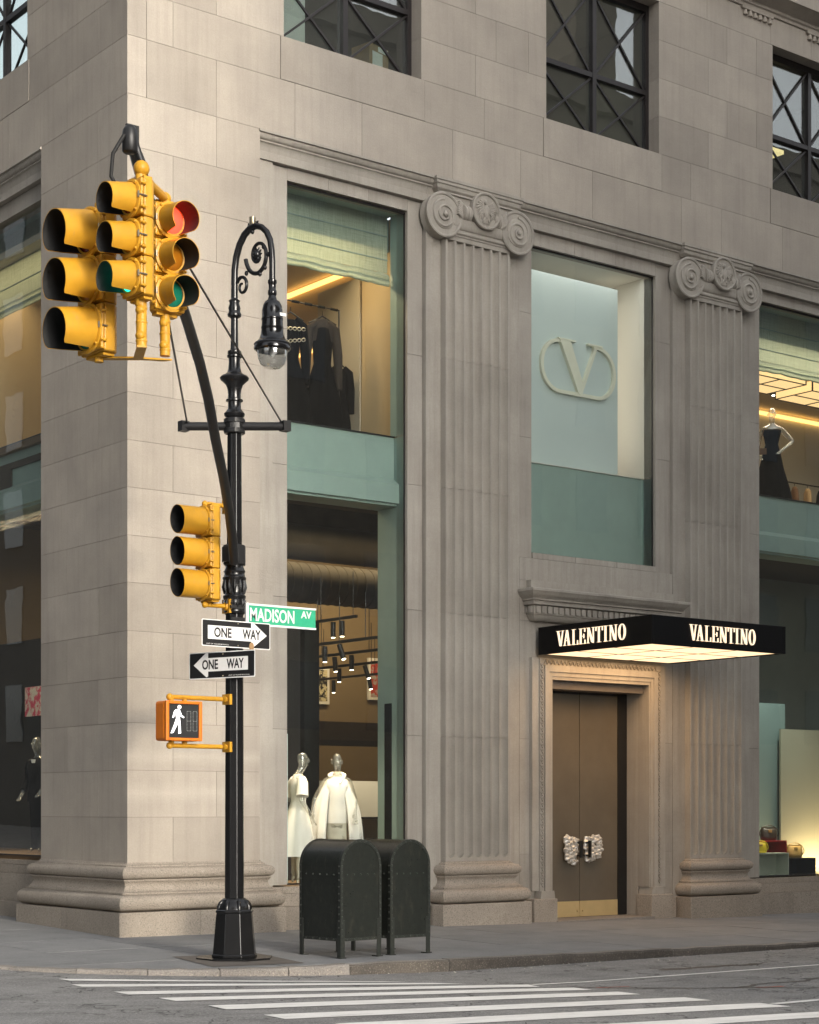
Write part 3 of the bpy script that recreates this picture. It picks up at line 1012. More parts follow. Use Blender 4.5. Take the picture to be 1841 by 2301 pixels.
# cornice over the portal
CX0, CX1 = 7.05, 10.58
prof = [(.127, 5.145), (-.23, 5.145), (-.238, 5.135), (-.238, 5.10), (-.225, 5.085), (-.215, 5.06), (-.19, 5.03), (-.165, 5.01), (-.15, 4.985), (-.15, 4.965), (-.12, 4.955), (-.12, 4.90), (-.06, 4.885), (-.06, 4.75), (-.045, 4.74), (-.035, 4.71), (-.01, 4.68), (.02, 4.655), (.05, 4.65), (.127, 4.65)]
q = MB()
rings = []
for (y, z) in prof:
    p = -y
    rings.append([(CX0 + .23 - p, y, z), (CX1 - .23 + p, y, z), (CX1 - .23 + p, .16, z), (CX0 + .23 - p, .16, z)])
pc = MB().loft(rings, cap=True).build('portal_cornice', 'limestone_dark', BLD, smooth=25)
x = CX0 + .20
while x < CX1 - .25:
    block('dentil', (x, -.095, 4.775), (x + .072, -.055, 4.88), 'limestone_dark', pc)
    x += .122
for yy in (-.03,):
    k = 0
    while yy < .1:
        block('dentil', (CX0 + .135, yy, 4.775), (CX0 + .175, yy + .06, 4.88), 'limestone_dark', pc)
        yy += .11
block('blocking_course', (7.23, .02, 5.15), (10.45, .16, 5.295), 'limestone_dark', pc)
# door surround: bands round the opening
DS = part('door_surround', BLD)
def surround_band(name, xo, xi, zo, zi, y0, mat='limestone_dark', z0=.36):
    """a U-shaped frame: outer half width xo .. inner xi about the door axis"""
    c = 8.79
    q = MB()
    q.box((c - xo, y0, z0), (c - xi, .3, zo))
    q.box((c + xi, y0, z0), (c + xo, .3, zo))
    q.box((c - xi, y0, zi), (c + xi, .3, zo))
    return q.build(name, mat, DS)
surround_band('outer_band', 1.36, 1.27, 4.06, 3.96, .03)
surround_band('fascia', 1.27, 1.18, 3.96, 3.86, .0)
surround_band('fascia', 1.18, 1.12, 3.86, 3.79, .018)
surround_band('inner_band', 1.12, 1.09, 3.79, 3.735, .03)
surround_band('outer_edge', 1.50, 1.36, 4.075, 4.06, .055)
# carved leaf ornament along the outer band (right, left and top)
q = MB()
def carve(x, z, horizontal):
    if horizontal:
        q.tube([(x - .035, .025, z - .035), (x, .012, z + .03), (x + .035, .025, z - .035)], [.008, .014, .008], 5)
    else:
        q.tube([(x - .035, .025, z + .045), (x, .01, z - .02), (x + .035, .025, z + .045)], [.009, .015, .009], 5)
        q.ball((x, .02, z + .03), (.012, .016, .022), 6, 4)
z = .45
while z < 3.95:
    carve(8.79 + 1.315, z, False); carve(8.79 - 1.315, z, False)
    z += .085
x = 8.79 - 1.25
while x < 8.79 + 1.27:
    carve(x, 4.01, True)
    x += .085
o = q.build('carved_leaf_border', 'limestone_dark', DS, smooth=60)
o['kind'] = 'stuff'
for s in (-1, 1):
    c = 8.79
    q = MB()
    a, b = (c + s * 1.06, c + s * 1.56)
    q.box((min(a, b), -.06, -.4), (max(a, b), .3, .235))
    q.build('plinth_block', 'granite', DS, bevel=.01)
    q = MB()
    a, b = (c + s * 1.09, c + s * 1.40)
    q.prism([(min(a, b), .236), (max(a, b), .236), (max(a, b) - .02, .36), (min(a, b) + .02, .36)], 'y', -.035, .28)
    q.build('plinth_cap', 'limestone_dark', DS)
    # reveal of the door recess
    q = MB()
    a, b = (c + s * 1.092, c + s * 1.14)
    q.box((min(a, b), .302, -.4), (max(a, b), .60, 3.76))
    q.build('reveal', 'limestone_dark', DS)
box('reveal_soffit', (7.70, .302, 3.737), (9.88, .60, 3.80), 'limestone_dark', DS)
box('threshold', (7.70, -.1, -.45), (9.88, 1.4, -.125), 'kerb_granite', DS)
# double door of bronze glass
for s in (-1, 1):
    a, b = (8.79 - .006, 8.79 - .87) if s < 0 else (8.79 + .006, 8.79 + .87)
    a, b = min(a, b), max(a, b)
    dr = box('door', (a, .565, .14), (b, .585, 3.56), 'bronze_glass', BLD)
    box('kick_plate', (a, .558, -.118), (b, .592, .139), 'brass', dr)
    box('top_rail', (a, .56, 3.562), (b, .59, 3.60), 'black_metal', dr)
    # sculptural petal handle
    hx = 8.79 + s * .20
    q = MB()
    rnd = random.Random(5 + s)
    for k in range(12):
        pcx = 8.79 + s * (.15 + .10 * (k % 3)) + rnd.uniform(-.02, .02)
        pcz = .82 + .36 * (k / 11) + rnd.uniform(-.03, .03)
        rr = rnd.uniform(.07, .09)
        th = rnd.uniform(0, 6.28)
        rings = []
        for j in range(9):
            t_ = math.pi * j / 8 - math.pi / 2
            cr = max(math.cos(t_), .01)
            ring = []
            for i in range(20):
                a_ = 2 * math.pi * i / 20
                w = 1 + .14 * math.sin(5 * a_ + th) * cr
                ring.append((pcx + rr * cr * w * math.cos(a_), .525 - .025 * (k % 3) - .035 * math.sin(t_) - .012 * math.sin(3 * a_ + th), pcz + rr * cr * w * math.sin(a_) * .9))
            rings.append(ring)
        q.loft(rings)
    q.build('petal_handle', 'petal_glass', dr, smooth=40)
    q = MB().box((8.79 + s * .10 - .02, .40, .86), (8.79 + s * .10 + .02, .44, 1.14))
    q.box((8.79 + s * .10 - .018, .44, .88), (8.79 + s * .10 + .018, .565, .91)).box((8.79 + s * .10 - .018, .44, 1.09), (8.79 + s * .10 + .018, .565, 1.12))
    q.build('pull_bar', 'black_metal', dr)
    MB().ball((8.79 + s * .06, .55, -.02), .02, 8, 6).build('lock', 'brass', dr, smooth=60)
fr = MB().box((7.702, .56, -.12), (7.914, .64, 3.735)).box((9.666, .56, -.12), (9.88, .64, 3.735)).box((7.914, .56, 3.605), (9.666, .64, 3.735))
fr.build('door_frame', 'black_metal', BLD)
# ================================================================== shop windows (glass, green spandrels, linings)
def shopfront(a, b, axis, zsill, spandrel=True):
    """glass from sill to lintel at depth .25, painted spandrel at floor level behind it"""
    def T(p): return p if axis == 'x' else (p[1], p[0], p[2])
    def bx(q, p, r, mi=0):
        p, r = T(p), T(r)
        return q.box(tuple(min(p[i], r[i]) for i in range(3)), tuple(max(p[i], r[i]) for i in range(3)), mi)
    q = MB()
    # bronze edge beads hold the glass
    bx(q, (a - .02, .245, zsill), (a + .012, .275, 10.70)); bx(q, (b - .012, .245, zsill), (b + .02, .275, 10.70))
    bx(q, (a + .012, .245, zsill), (b - .012, .275, zsill + .02)); bx(q, (a + .012, .245, 10.67), (b - .012, .275, 10.70))
    w = q.build('shop_window', 'bronze_frame', BLD)
    q = MB()
    bx(q, (a + .012, .256, zsill + .02), (b - .012, .266, 10.67))
    q.build('pane', 'pane_glass', w)
    poly = [(.56, 7.326), (.53, 7.326), (.53, 6.69), (.40, 6.60), (.40, 6.31), (.46, 6.30), (.46, 6.27), (.94, 6.27), (.94, 6.60), (.56, 6.66)]
    q = MB()
    k = len(poly)
    vs = [T((a - .1, y, z)) for y, z in poly] + [T((b + .0, y, z)) for y, z in poly]
    q.add(vs, [tuple(range(k)), tuple(range(k, 2 * k))[::-1]] + [(i, (i + 1) % k, k + (i + 1) % k, k + i) for i in range(k)])
    q.build('spandrel_panel', 'green_panel', w)
    q = MB()
    bx(q, (a - .1, .50, 7.328), (b, .58, 7.345))
    q.build('spandrel_cap', 'black_metal', w)
    for (p, s) in ((a, -1), (b, 1)):
        q = MB()
        bx(q, (p, .28, 7.346), (p + s * .06, .62, 10.72))
        bx(q, (p, .28, zsill), (p + s * .06, .94, 7.32))
        q.build('side_lining', 'green_trim', w)
    q = MB()
    bx(q, (a, .28, 10.72), (b, .78, 10.78)); bx(q, (a - .3, .74, 10.22), (b + .06, .78, 10.72))
    q.build('blind_pocket', 'green_trim', w)
    return w
shop_l = shopfront(2.70, 4.89, 'x', .57)
shop_r = shopfront(12.78, 18.0, 'x', .455)
shop_c = shopfront(2.93, 9.0, 'y', .96)
# mirror slot in the lining of the left shop window
box('mirror_slot', (4.884, .58, .62), (4.889, .76, 3.28), 'black_lacquer', shop_l)
# middle bay: glass, lower green panel
mw = MB().box((7.37, .245, 5.755), (7.40, .275, 10.67)).box((10.18, .245, 5.755), (10.21, .275, 10.67)).box((7.40, .245, 5.755), (10.18, .275, 5.772)).box((7.40, .245, 10.645), (10.18, .275, 10.67)).build('logo_window', 'bronze_frame', BLD)
box('pane', (7.40, .256, 5.772), (10.18, .266, 10.645), 'pane_glass', mw)
box('spandrel_panel', (7.1, .50, 5.70), (10.19, .56, 7.27), 'green_panel', mw)
box('spandrel_cap', (7.1, .48, 7.272), (10.19, 1.3, 7.285), 'white_wall', mw)
box('side_lining', (10.19, .28, 5.70), (10.25, .56, 7.27), 'green_trim', mw)
box('side_lining', (10.19, .28, 7.29), (10.25, 1.30, 10.75), 'white_wall', mw)
box('side_lining', (7.05, .28, 5.70), (7.11, 1.30, 10.75), 'white_wall', mw)
box('back_wall', (7.1, 1.25, 7.29), (10.25, 1.30, 10.75), 'white_wall', mw)
box('top_lining', (7.1, .28, 10.70), (10.25, 1.25, 10.75), 'white_wall', mw)
box('logo_board', (7.75, .64, 7.29), (9.74, .70, 10.46), 'white_panel', mw)

def area(name, loc, size, energy, col, rot=(0, 0, 0), sy=None, spread=None):
    l = bpy.data.lights.new(name, 'AREA')
    l.energy = energy
    l.color = col
    l.size = size
    if sy:
        l.shape = 'RECTANGLE'
        l.size_y = sy
    if spread: l.spread = spread
    o = bpy.data.objects.new(name, l)
    COL.objects.link(o)
    o.location = loc
    o.rotation_euler = rot
    return o
def spot(name, loc, target, energy, col, ang=50, blend=.6, rad=.05):
    l = bpy.data.lights.new(name, 'SPOT')
    l.energy = energy
    l.color = col
    l.spot_size = R(ang)
    l.spot_blend = blend
    l.shadow_soft_size = rad
    o = bpy.data.objects.new(name, l)
    COL.objects.link(o)
    o.location = loc
    o.rotation_euler = (Vector(target) - Vector(loc)).to_track_quat('-Z', 'Y').to_euler()
    return o
WARM = (1, .74, .42)
WARM2 = (1, .82, .58)
# ------------------------------------------------------------------ interior structure
def room(x0, x1, y0, y1, z0, z1, floor, ceil, wall, tagn, skip=()):
    struct(box(tagn + '_floor', (x0, y0, z0 - .12), (x1, y1, z0), floor))
    struct(box(tagn + '_ceiling', (x0, y0, z1), (x1, y1, z1 + .1), ceil))
    if 'e' not in skip: struct(box(tagn + '_wall', (x1, y0, z0), (x1 + .1, y1, z1), wall))
    if 'w' not in skip: struct(box(tagn + '_wall', (x0 - .1, y0, z0), (x0, y1, z1), wall))
    if 'n' not in skip: struct(box(tagn + '_wall', (x0, y1, z0), (x1, y1 + .1, z1), wall))
# ground floor shop
struct(box('shop_floor', (.30, .30, .40), (5.2, 10, .55), 'wood_floor'))
struct(box('shop_floor', (5.2, 1.6, .40), (12.3, 10, .55), 'wood_floor'))
struct(box('shop_ceiling', (.50, .58, 6.95), (12.3, 10, 7.05), 'raw_ceiling'))
struct(box('shop_wall', (.50, 10, .55), (12.3, 10.1, 6.95), 'tan_wall'))
struct(box('shop_wall', (12.3, 1.7, .55), (12.4, 10, 6.95), 'tan_wall'))
struct(box('shop_wall', (5.15, 1.5, .55), (12.3, 1.6, 6.95), 'dark_wall')) if False else None
struct(box('shop_wall', (3.05, 2.02, .55), (4.40, 2.2, 4.55), 'dark_wall'))
struct(box('shop_column', (4.18, 1.9, .55), (4.46, 2.02, 4.6), 'black_lacquer'))
struct(box('shop_beam', (.5, 4.6, 6.55), (12.3, 5.0, 6.95), 'raw_ceiling'))
struct(box('shop_beam', (.5, 7.2, 6.55), (12.3, 7.6, 6.95), 'raw_ceiling'))
struct(box('shop_beam', (.5, 2.3, 6.55), (12.3, 2.6, 6.95), 'raw_ceiling'))
struct(box('shop_bulkhead', (8.8, 8.2, 3.05), (12.3, 8.4, 3.42), 'brown_shelf'))
struct(box('shop_bulkhead', (8.6, 8.15, 2.93), (12.3, 8.2, 3.05), 'dark_wall'))
struct(box('shop_partition', (7.6, 9.3, .55), (9.2, 9.4, 3.0), 'brown_shelf'))
dct = tag(MB().lathe([(.30, 3.2), (.30, 11.8)], 28, (0, 3.55, 6.12), axis='x').build('air_duct', 'duct', smooth=40), 'upper straight pale air duct under the dark shop ceiling', 'duct')
q = MB().lathe([(.36, 4.6), (.36, 11.8)], 28, (0, 5.6, 5.75), axis='x')
for k in range(36): q.lathe([(.36, 4.65 + .2 * k), (.37, 4.66 + .2 * k), (.36, 4.67 + .2 * k)], 28, (0, 5.6, 5.75), axis='x')
tag(q.build('air_duct', 'duct', smooth=40), 'lower ribbed air duct seen above the track lights', 'duct')
q = MB().tube([(5.1, 5.0, 5.75), (5.3, 4.4, 5.6)], .2, 20)
tag(q.build('duct_spout', 'duct', smooth=40), 'round duct outlet pointing at the shop window', 'duct')
# upper floor, left room
struct(box('upper_floor', (.45, .62, 7.2), (22, 6, 7.30), 'wood_floor'))
struct(box('upper_ceiling', (.45, .80, 10.25), (5.0, 6, 10.35), 'shop_ceiling'))
struct(box('upper_wall_panel', (5.0, .62, 7.3), (5.1, 6, 10.75), 'ochre_wall'))
struct(box('upper_wall_panel', (.45, 6, 7.3), (5.0, 6.1, 10.35), 'ochre_wall'))
mr = box('wall_panel', (4.955, 1.5, 7.3), (4.975, 2.65, 10.02), 'shop_ceiling')
tag(mr, 'tall pale wall panel behind the hanging black dresses', 'panel')
cv = box('cove_light', (4.93, 1.35, 10.14), (4.99, 5.9, 10.20), 'cove_light')
tag(cv, 'warm cove light strip above the hanging black dresses', 'light')
cv = box('cove_light', (4.93, 2.7, 9.10), (4.99, 5.9, 9.14), 'cove_light')
tag(cv, 'warm shelf light strip low on the wall behind the dresses', 'light')
area('room_fill', (3.2, 1.25, 10.23), 2.6, 34, WARM, (R(-20), 0, 0), .5)  # unseen fill lamp added at the ceiling, hidden by the shade
# upper floor, right room
struct(box('upper_ceiling', (10.4, .80, 10.22), (22, 6, 10.32), 'shop_ceiling'))
struct(box('upper_wall_panel', (10.4, 4.6, 7.3), (22, 4.7, 10.3), 'white_wall'))
struct(box('upper_wall_panel', (10.3, 1.31, 7.3), (10.4, 4.7, 10.75), 'white_wall'))
struct(box('upper_wall_panel', (22, .6, 7.3), (22.1, 4.7, 10.3), 'white_wall'))
cv = box('cove_light', (10.5, 4.52, 10.10), (22, 4.59, 10.16), 'cove_light')
tag(cv, 'warm cove light strip behind the mannequin in the right upper window', 'light')
def light_box(x0, x1, y0, y1, label):
    t = thing('ceiling_light', label, 'light', ((x0 + x1) / 2, (y0 + y1) / 2, 10.2), group='ceiling light boxes')
    MB().box((x0, y0, 10.0), (x1, y1, 10.19)).build('diffuser', 'box_light', t)
    q = MB()
    e = .012
    for xx in (x0, (x0 + x1) / 2, x1): 
        q.box((xx - e, y0 - e, 9.985), (xx + e, y1 + e, 9.999))
    for yy in (y0, (y0 + y1) / 2, y1): q.box((x0 - e, yy - e, 9.984), (x1 + e, yy + e, 9.998))
    for xx in (x0, x1):
        for yy in (y0, y1): q.box((xx - e, yy - e, 10.0), (xx + e, yy + e, 10.2))
    q.build('frame', 'black_metal', t)
light_box(16.6, 18.4, 2.15, 3.1, 'glowing box light right of the mannequin in the upper right window')
light_box(14.6, 16.1, 1.9, 2.9, 'glowing box light above the mannequin in the upper right window')
area('room_fill', (15.5, 1.25, 10.2), 5, 60, WARM2, (R(-20), 0, 0), .5)  # added fill for the right room, out of view behind its shade
for i, (x, y) in enumerate(((17.0, 3.5), (17.7, 3.5), (18.4, 3.5))):
    t = MB().lathe([(.06, 10.20), (.075, 10.215), (.03, 10.222)], 16, (x, y, 0)).build('downlight', 'black_metal')
    tag(t, ('first', 'second', 'third')[i] + ' small downlight from the left in the upper right ceiling', 'light', 'ceiling downlights')
    MB().lathe([(.035, 10.19), (.035, 10.199)], 12, (x, y, 0)).build('lamp', 'lamp_dot', t)
# lit niche round the logo
area('niche_lamp', (9.55, .95, 8.9), 2.9, 2.8, (1, .86, .72), (0, R(-90), 0), .15)
area('niche_lamp', (8.7, 1.0, 10.25), 1.9, .3, (1, .95, .86), (R(180), 0, 0), .2)
area('niche_lamp', (8.8, .42, 10.69), 2.4, 12, (1, .98, .95), (R(-8), 0, 0), .08)
# rooms behind the upper-storey windows
for i, (a, b) in enumerate(wins_x[:3]):
    d_ = (2.2, 3.0, 3.0)[i]
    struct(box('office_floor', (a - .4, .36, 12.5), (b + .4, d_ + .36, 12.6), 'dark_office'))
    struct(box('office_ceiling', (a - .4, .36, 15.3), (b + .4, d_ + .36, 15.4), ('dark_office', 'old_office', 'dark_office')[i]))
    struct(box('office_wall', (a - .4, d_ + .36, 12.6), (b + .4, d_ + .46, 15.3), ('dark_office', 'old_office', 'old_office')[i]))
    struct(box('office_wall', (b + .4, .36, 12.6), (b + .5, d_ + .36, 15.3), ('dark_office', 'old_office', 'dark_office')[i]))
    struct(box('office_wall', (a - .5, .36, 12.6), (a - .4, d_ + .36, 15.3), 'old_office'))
struct(box('office_wall', (1.6, 3.0, 12.6), (1.7, 5.5, 15.3), 'old_office'))
# things standing in the left upper window
t = thing('cardboard_box', 'brown cardboard box with white labels inside the upper left window', 'box', (4.6, .75, 12.6), R(12))
MB().box((-.22, -.18, .16), (.22, .18, .66)).build('carton', 'cardboard', t, local=True)
MB().box((-.15, -.185, .34), (.08, -.181, .55)).box((-.02, -.185, .57), (.2, -.181, .645)).build('shipping_label', 'paper', t, local=True)
box_r = MB().box((4.35, .62, 12.6), (4.85, .98, 12.755)).build('red_crate', 'red_lacquer')
tag(box_r, 'red crate under the cardboard box in the upper left window', 'crate')
wp = MB().box((2.95, .9, 12.6), (3.5, 1.0, 15.2)).build('white_board', 'paper')
tag(wp, 'tall pale board leaning inside the upper left window', 'board')
wp = MB().box((5.02, .55, 12.6), (5.2, .6, 12.95)).build('paper_stack', 'paper')
tag(wp, 'small white paper standing at right in the upper left window', 'paper')
t = MB().box((13.75, 1.3, 14.05), (14.75, 2.2, 14.12)).build('office_ceiling_lamp', 'office_lamp')
tag(t, 'lit square office lamp inside the upper right window', 'light')
struct(box('office_panel', (8.4, 2.3, 12.6), (9.1, 2.36, 14.6), 'paper'))

# ------------------------------------------------------------------ roman shades
def roman_shade(a, b, axis, zbot, ztop, label, cords=4):
    def T(x, y, z): return (x, y, z) if axis == 'x' else (y, x, z)
    o0 = ((a + b) / 2, .68, zbot) if axis == 'x' else (.68, (a + b) / 2, zbot)
    t = thing('roman_shade', label, 'window shade', o0, group='roman shades in the shop windows')
    M = 40
    rnd = random.Random(int(a * 10))
    ph = [rnd.uniform(0, 6.28) for _ in range(6)]
    def wav(u, k): return .010 * math.sin(u * 7 + ph[0] + k) + .008 * math.sin(u * 15 + ph[1] + 2 * k) + .005 * math.sin(u * 31 + ph[2])
    def cloth(prof, amp):
        q = MB()
        rows = []
        for j, (y, z) in enumerate(prof):
            row = []
            for i in range(M + 1):
                u = lerp(a, b, i / M)
                w = wav(u, j * .15) * amp
                row.append(T(u, .66 + y + w, z + w * .9))
            rows.append(row)
        vs = [p for r in rows for p in r]
        K = M + 1
        q.add(vs, [(j * K + i, j * K + i + 1, (j + 1) * K + i + 1, (j + 1) * K + i) for j in range(len(rows) - 1) for i in range(M)])
        return q
    H = ztop - zbot
    cloth([(0, ztop), (.004, ztop - H * .4), (0, zbot + .2)], .25).build('drop', 'shade_cloth', t, smooth=60)
    cloth([(0, zbot + .2), (-.03, zbot + .17), (-.045, zbot + .12), (-.02, zbot + .09), (.0, zbot + .10), (-.01, zbot + .12), (-.05, zbot + .09), (-.06, zbot + .04), (-.03, zbot), (0, zbot + .01), (.01, zbot + .06)], 1.3).build('gathered_hem', 'shade_cloth', t, smooth=60)
    for k in range(3):
        z = zbot + .2 + (H - .2) * (k + .55) / 3.0
        q = MB()
        p, r = T(a, .645, z - .008), T(b, .655, z + .008)
        q.box(tuple(min(p[i], r[i]) for i in range(3)), tuple(max(p[i], r[i]) for i in range(3))).build('batten', 'green_trim', t)
    return t
roman_shade(2.55, 4.86, 'x', 9.66, 10.95, 'pale green roman shade above the hanging black dresses')
roman_shade(12.6, 17.9, 'x', 9.62, 10.95, 'pale green roman shade above the mannequin in the right bay')
roman_shade(2.75, 8.9, 'y', 9.45, 10.95, 'pale green roman shade in the side street shop window')

# ------------------------------------------------------------------ V logo
LG = thing('wall_logo', 'raised cream V inside an oval ring on the pale board', 'logo', (8.8, .6, 8.5))
def ribbon(pts, w, y0, y1):
    q = MB()
    L_, R_ = [], []
    for i, p in enumerate(pts):
        d = (Vector(pts[min(i + 1, len(pts) - 1)]) - Vector(pts[max(i - 1, 0)])).normalized()
        nn = Vector((-d.y, d.x)) * w / 2
        L_.append((p[0] + nn.x, p[1] + nn.y)); R_.append((p[0] - nn.x, p[1] - nn.y))
    rings = [[(l[0], y0, l[1]), (r[0], y0, r[1]), (r[0], y1, r[1]), (l[0], y1, l[1])] for l, r in zip(L_, R_)]
    return q.loft(rings)
lx0, lx1, lz0, lz1 = 7.985, 9.62, 8.515, 9.415
rr = .40
path = [(8.42, lz1 - .03)] + [(lx0 + rr + rr * math.cos(R(a)), lz1 - .03 - rr + rr * math.sin(R(a))) for a in range(95, 181, 12)] + \
       [(lx0 + rr + rr * math.cos(R(a)), lz0 + .03 + rr + rr * math.sin(R(a))) for a in range(186, 271, 12)] + \
       [(lx1 - rr + rr * math.cos(R(a)), lz0 + .03 + rr + rr * math.sin(R(a))) for a in range(270, 361, 12)] + \
       [(lx1 - rr + rr * math.cos(R(a)), lz1 - .03 - rr + rr * math.sin(R(a))) for a in range(0, 91, 12)] + [(9.14, lz1 - .03)]
ribbon(path, .06, .585, .638).build('oval_ring', 'logo_plaster', LG)
q = MB()
q.prism([(8.36, lz1), (8.60, lz1), (8.90, 8.70), (8.86, 8.54), (8.80, 8.54)], 'y', .575, .638)
q.prism([(8.80, 8.54), (8.86, 8.54), (9.235, lz1), (9.17, lz1)], 'y', .577, .638)
q.prism([(8.33, lz1 + .012), (8.72, lz1 + .012), (8.72, lz1 - .018), (8.36, lz1 - .018)], 'y', .572, .638)
q.prism([(9.0, lz1 + .012), (9.33, lz1 + .012), (9.33, lz1 - .018), (9.0, lz1 - .018)], 'y', .572, .638)
q.build('letter_v', 'logo_plaster', LG)

# ------------------------------------------------------------------ mannequins
def skin(name, verts, edges, rad, mat, parent, sub=2, root=0):
    me = bpy.data.meshes.new(name)
    me.from_pydata(verts, edges, [])
    o = bpy.data.objects.new(name, me)
    COL.objects.link(o)
    o.parent = parent
    OFF[o.name] = Vector((0, 0, 0))
    me.materials.append(MATS[mat])
    m = o.modifiers.new('skin', 'SKIN')
    m.use_smooth_shade = True
    for i, r in enumerate(rad):
        sv = me.skin_vertices[0].data[i]
        sv.radius = r if isinstance(r, tuple) else (r, r)
        sv.use_root = (i == root)
    s = o.modifiers.new('sub', 'SUBSURF')
    s.levels = sub
    s.render_levels = sub
    return o
def mannequin_body(t, arms, head_turn=0.0, head_tilt=0.0, mat='acrylic', hip=0.0):
    """standing figure facing local -Y, 1.82 tall; arms: two lists of (x,y,z) elbow, wrist, knuckle"""
    V, E_, Rr = [], [], []
    def v(p, r, par=None):
        V.append(p); Rr.append(r)
        if par is not None: E_.append((par, len(V) - 1))
        return len(V) - 1
    pel = v((hip, 0, .98), (.135, .10))
    wai = v((hip * .4, 0, 1.14), (.105, .08), pel)
    che = v((0, -.01, 1.33), (.135, .095), wai)
    top = v((0, 0, 1.45), (.10, .065), che)
    nk = v((0, -.005, 1.53), (.05, .05), top)
    c, s_ = math.cos(head_turn), math.sin(head_turn)
    hx = lambda x, y: (x * c - y * s_, x * s_ + y * c)
    f = -.05 * head_tilt
    jx, jy = hx(0, -.025 + f)
    j = v((jx, jy, 1.60), (.05, .055), nk)
    mx_, my = hx(0, -.01 + f * 1.6)
    md = v((mx_, my, 1.69), (.072, .088), j)
    ux, uy = hx(0, .01 + f * 1.6)
    up = v((ux, uy, 1.77), (.066, .082), md)
    v((ux, uy, 1.815), (.03, .04), up)
    nx, ny = hx(0, -.085 + f * 1.6)
    for s, arm in zip((-1, 1), arms):
        sh = v((s * .165, 0, 1.43), (.05, .05), top)
        el = v(arm[0], (.038, .038), sh)
        wr = v(arm[1], (.026, .024), el)
        pm_ = v(arm[2], (.034, .018), wr)
        d = (Vector(arm[2]) - Vector(arm[1])).normalized()
        side = Vector((1, 0, 0)) if abs(d.x) < .8 else Vector((0, 1, 0))
        for k in range(4):
            a0 = Vector(arm[2]) + side * (.022 * (k - 1.5)) + d * .035
            a1 = a0 + d * (.04 + .006 * (k in (1, 2)))
            i1 = v(tuple(a0), .0095, pm_)
            v(tuple(a1 + Vector((0, -.008, 0))), .008, i1)
        tb = Vector(arm[1]) + d * .03 + side * (-s * .035)
        i1 = v(tuple(tb), .011, wr)
        v(tuple(tb + d * .035), .008, i1)
    for s in (-1, 1):
        kn = v((s * .085 + hip * .3, -.02, .52), (.052, .055), pel)
        an = v((s * .085, .01, .10), (.034, .036), kn)
        v((s * .09, -.11, .03), (.03, .022), an)
    b = skin('body', V, E_, Rr, mat, t)
    q = MB()
    q.tube([(nx, ny, 1.735), (nx * 1.12, ny * 1.12 if abs(ny) > .01 else ny, 1.685), (nx, ny, 1.675)], [.008, .014, .008], 8)
    for s in (-1, 1):
        e = hx(s * .03, -.078 + f * 1.6)
        q.ball((e[0], e[1], 1.71), (.014, .012, .008), 8, 6)
        e2 = hx(s * .075, .01 + f * 1.6)
        q.ball((e2[0], e2[1], 1.69), (.012, .022, .032), 8, 6)
    m_ = hx(0, -.077 + f * 1.6)
    q.ball((m_[0], m_[1], 1.637), (.024, .014, .008), 10, 6)
    q.build('face', mat, t, smooth=60, local=True)
    return b
def ell(z, rx, ry, cx=0, cy=0, n=36, fold=0, nf=9, ph=0):
    return [(cx + rx * (1 + fold * math.sin(nf * 2 * math.pi * i / n + ph)) * math.cos(2 * math.pi * i / n), cy + ry * (1 + fold * math.sin(nf * 2 * math.pi * i / n + ph)) * math.sin(2 * math.pi * i / n), z) for i in range(n)]
def garment(name, rows, mat, t, n=40, cap=True):
    q = MB().loft([ell(*r[:5], n=n, fold=r[5] if len(r) > 5 else 0, nf=r[6] if len(r) > 6 else 9, ph=r[7] if len(r) > 7 else 0) for r in rows], cap=cap)
    return q.build(name, mat, t, smooth=60, local=True)
K_ = 1.07
# white dress with cape sleeves, seen in profile, facing along the window
t1 = thing('mannequin', 'clear headed mannequin in long white short sleeved dress and cream boots', 'mannequin', (3.27, .74, .58), R(78))
mannequin_body(t1, [[(-.24, .05, 1.14), (-.22, -.10, .93), (-.21, -.14, .86)], [(.25, .03, 1.15), (.20, -.14, .97), (.16, -.20, .90)]], head_tilt=.8)
garment('dress', [(.36, .26, .27, 0, .03, .06, 7), (.55, .24, .25, 0, .025, .06, 7), (.80, .205, .20, 0, .015, .05, 7), (1.0, .165, .135, 0, 0, .02, 7), (1.13, .128, .098, 0, 0), (1.22, .140, .108, 0, -.005), (1.34, .165, .122, 0, -.012), (1.42, .17, .095, 0, 0), (1.47, .12, .075, 0, 0), (1.51, .066, .06, 0, 0)], 'white_cloth', t1)
for s in (-1, 1):
    MB().tube([(s * .13, 0, 1.44), (s * .19, .01, 1.38), (s * .225, .03, 1.26), (s * .24, .04, 1.20)], [.06, .074, .082, .09], 16).build('sleeve', 'white_cloth', t1, smooth=60, local=True)
    MB().tube([(s * .085, 0, .44), (s * .085, .01, .28), (s * .087, .015, .14), (s * .088, .0, .075)], [.066, .06, .052, .048], 14).loft([[(s * .088 + .042 * k * math.cos(R(a)), y + 0, .03 + h * (1 + math.sin(R(a))) / 2) for a in range(0, 360, 40)] for y, k, h in ((.05, .8, .09), (0, 1.0, .10), (-.08, 1.0, .06), (-.16, .55, .03))]).box((s * .088 - .012, .04, -.005), (s * .088 + .012, .06, .08)).build('boot', 'cream_leather', t1, smooth=50, local=True)
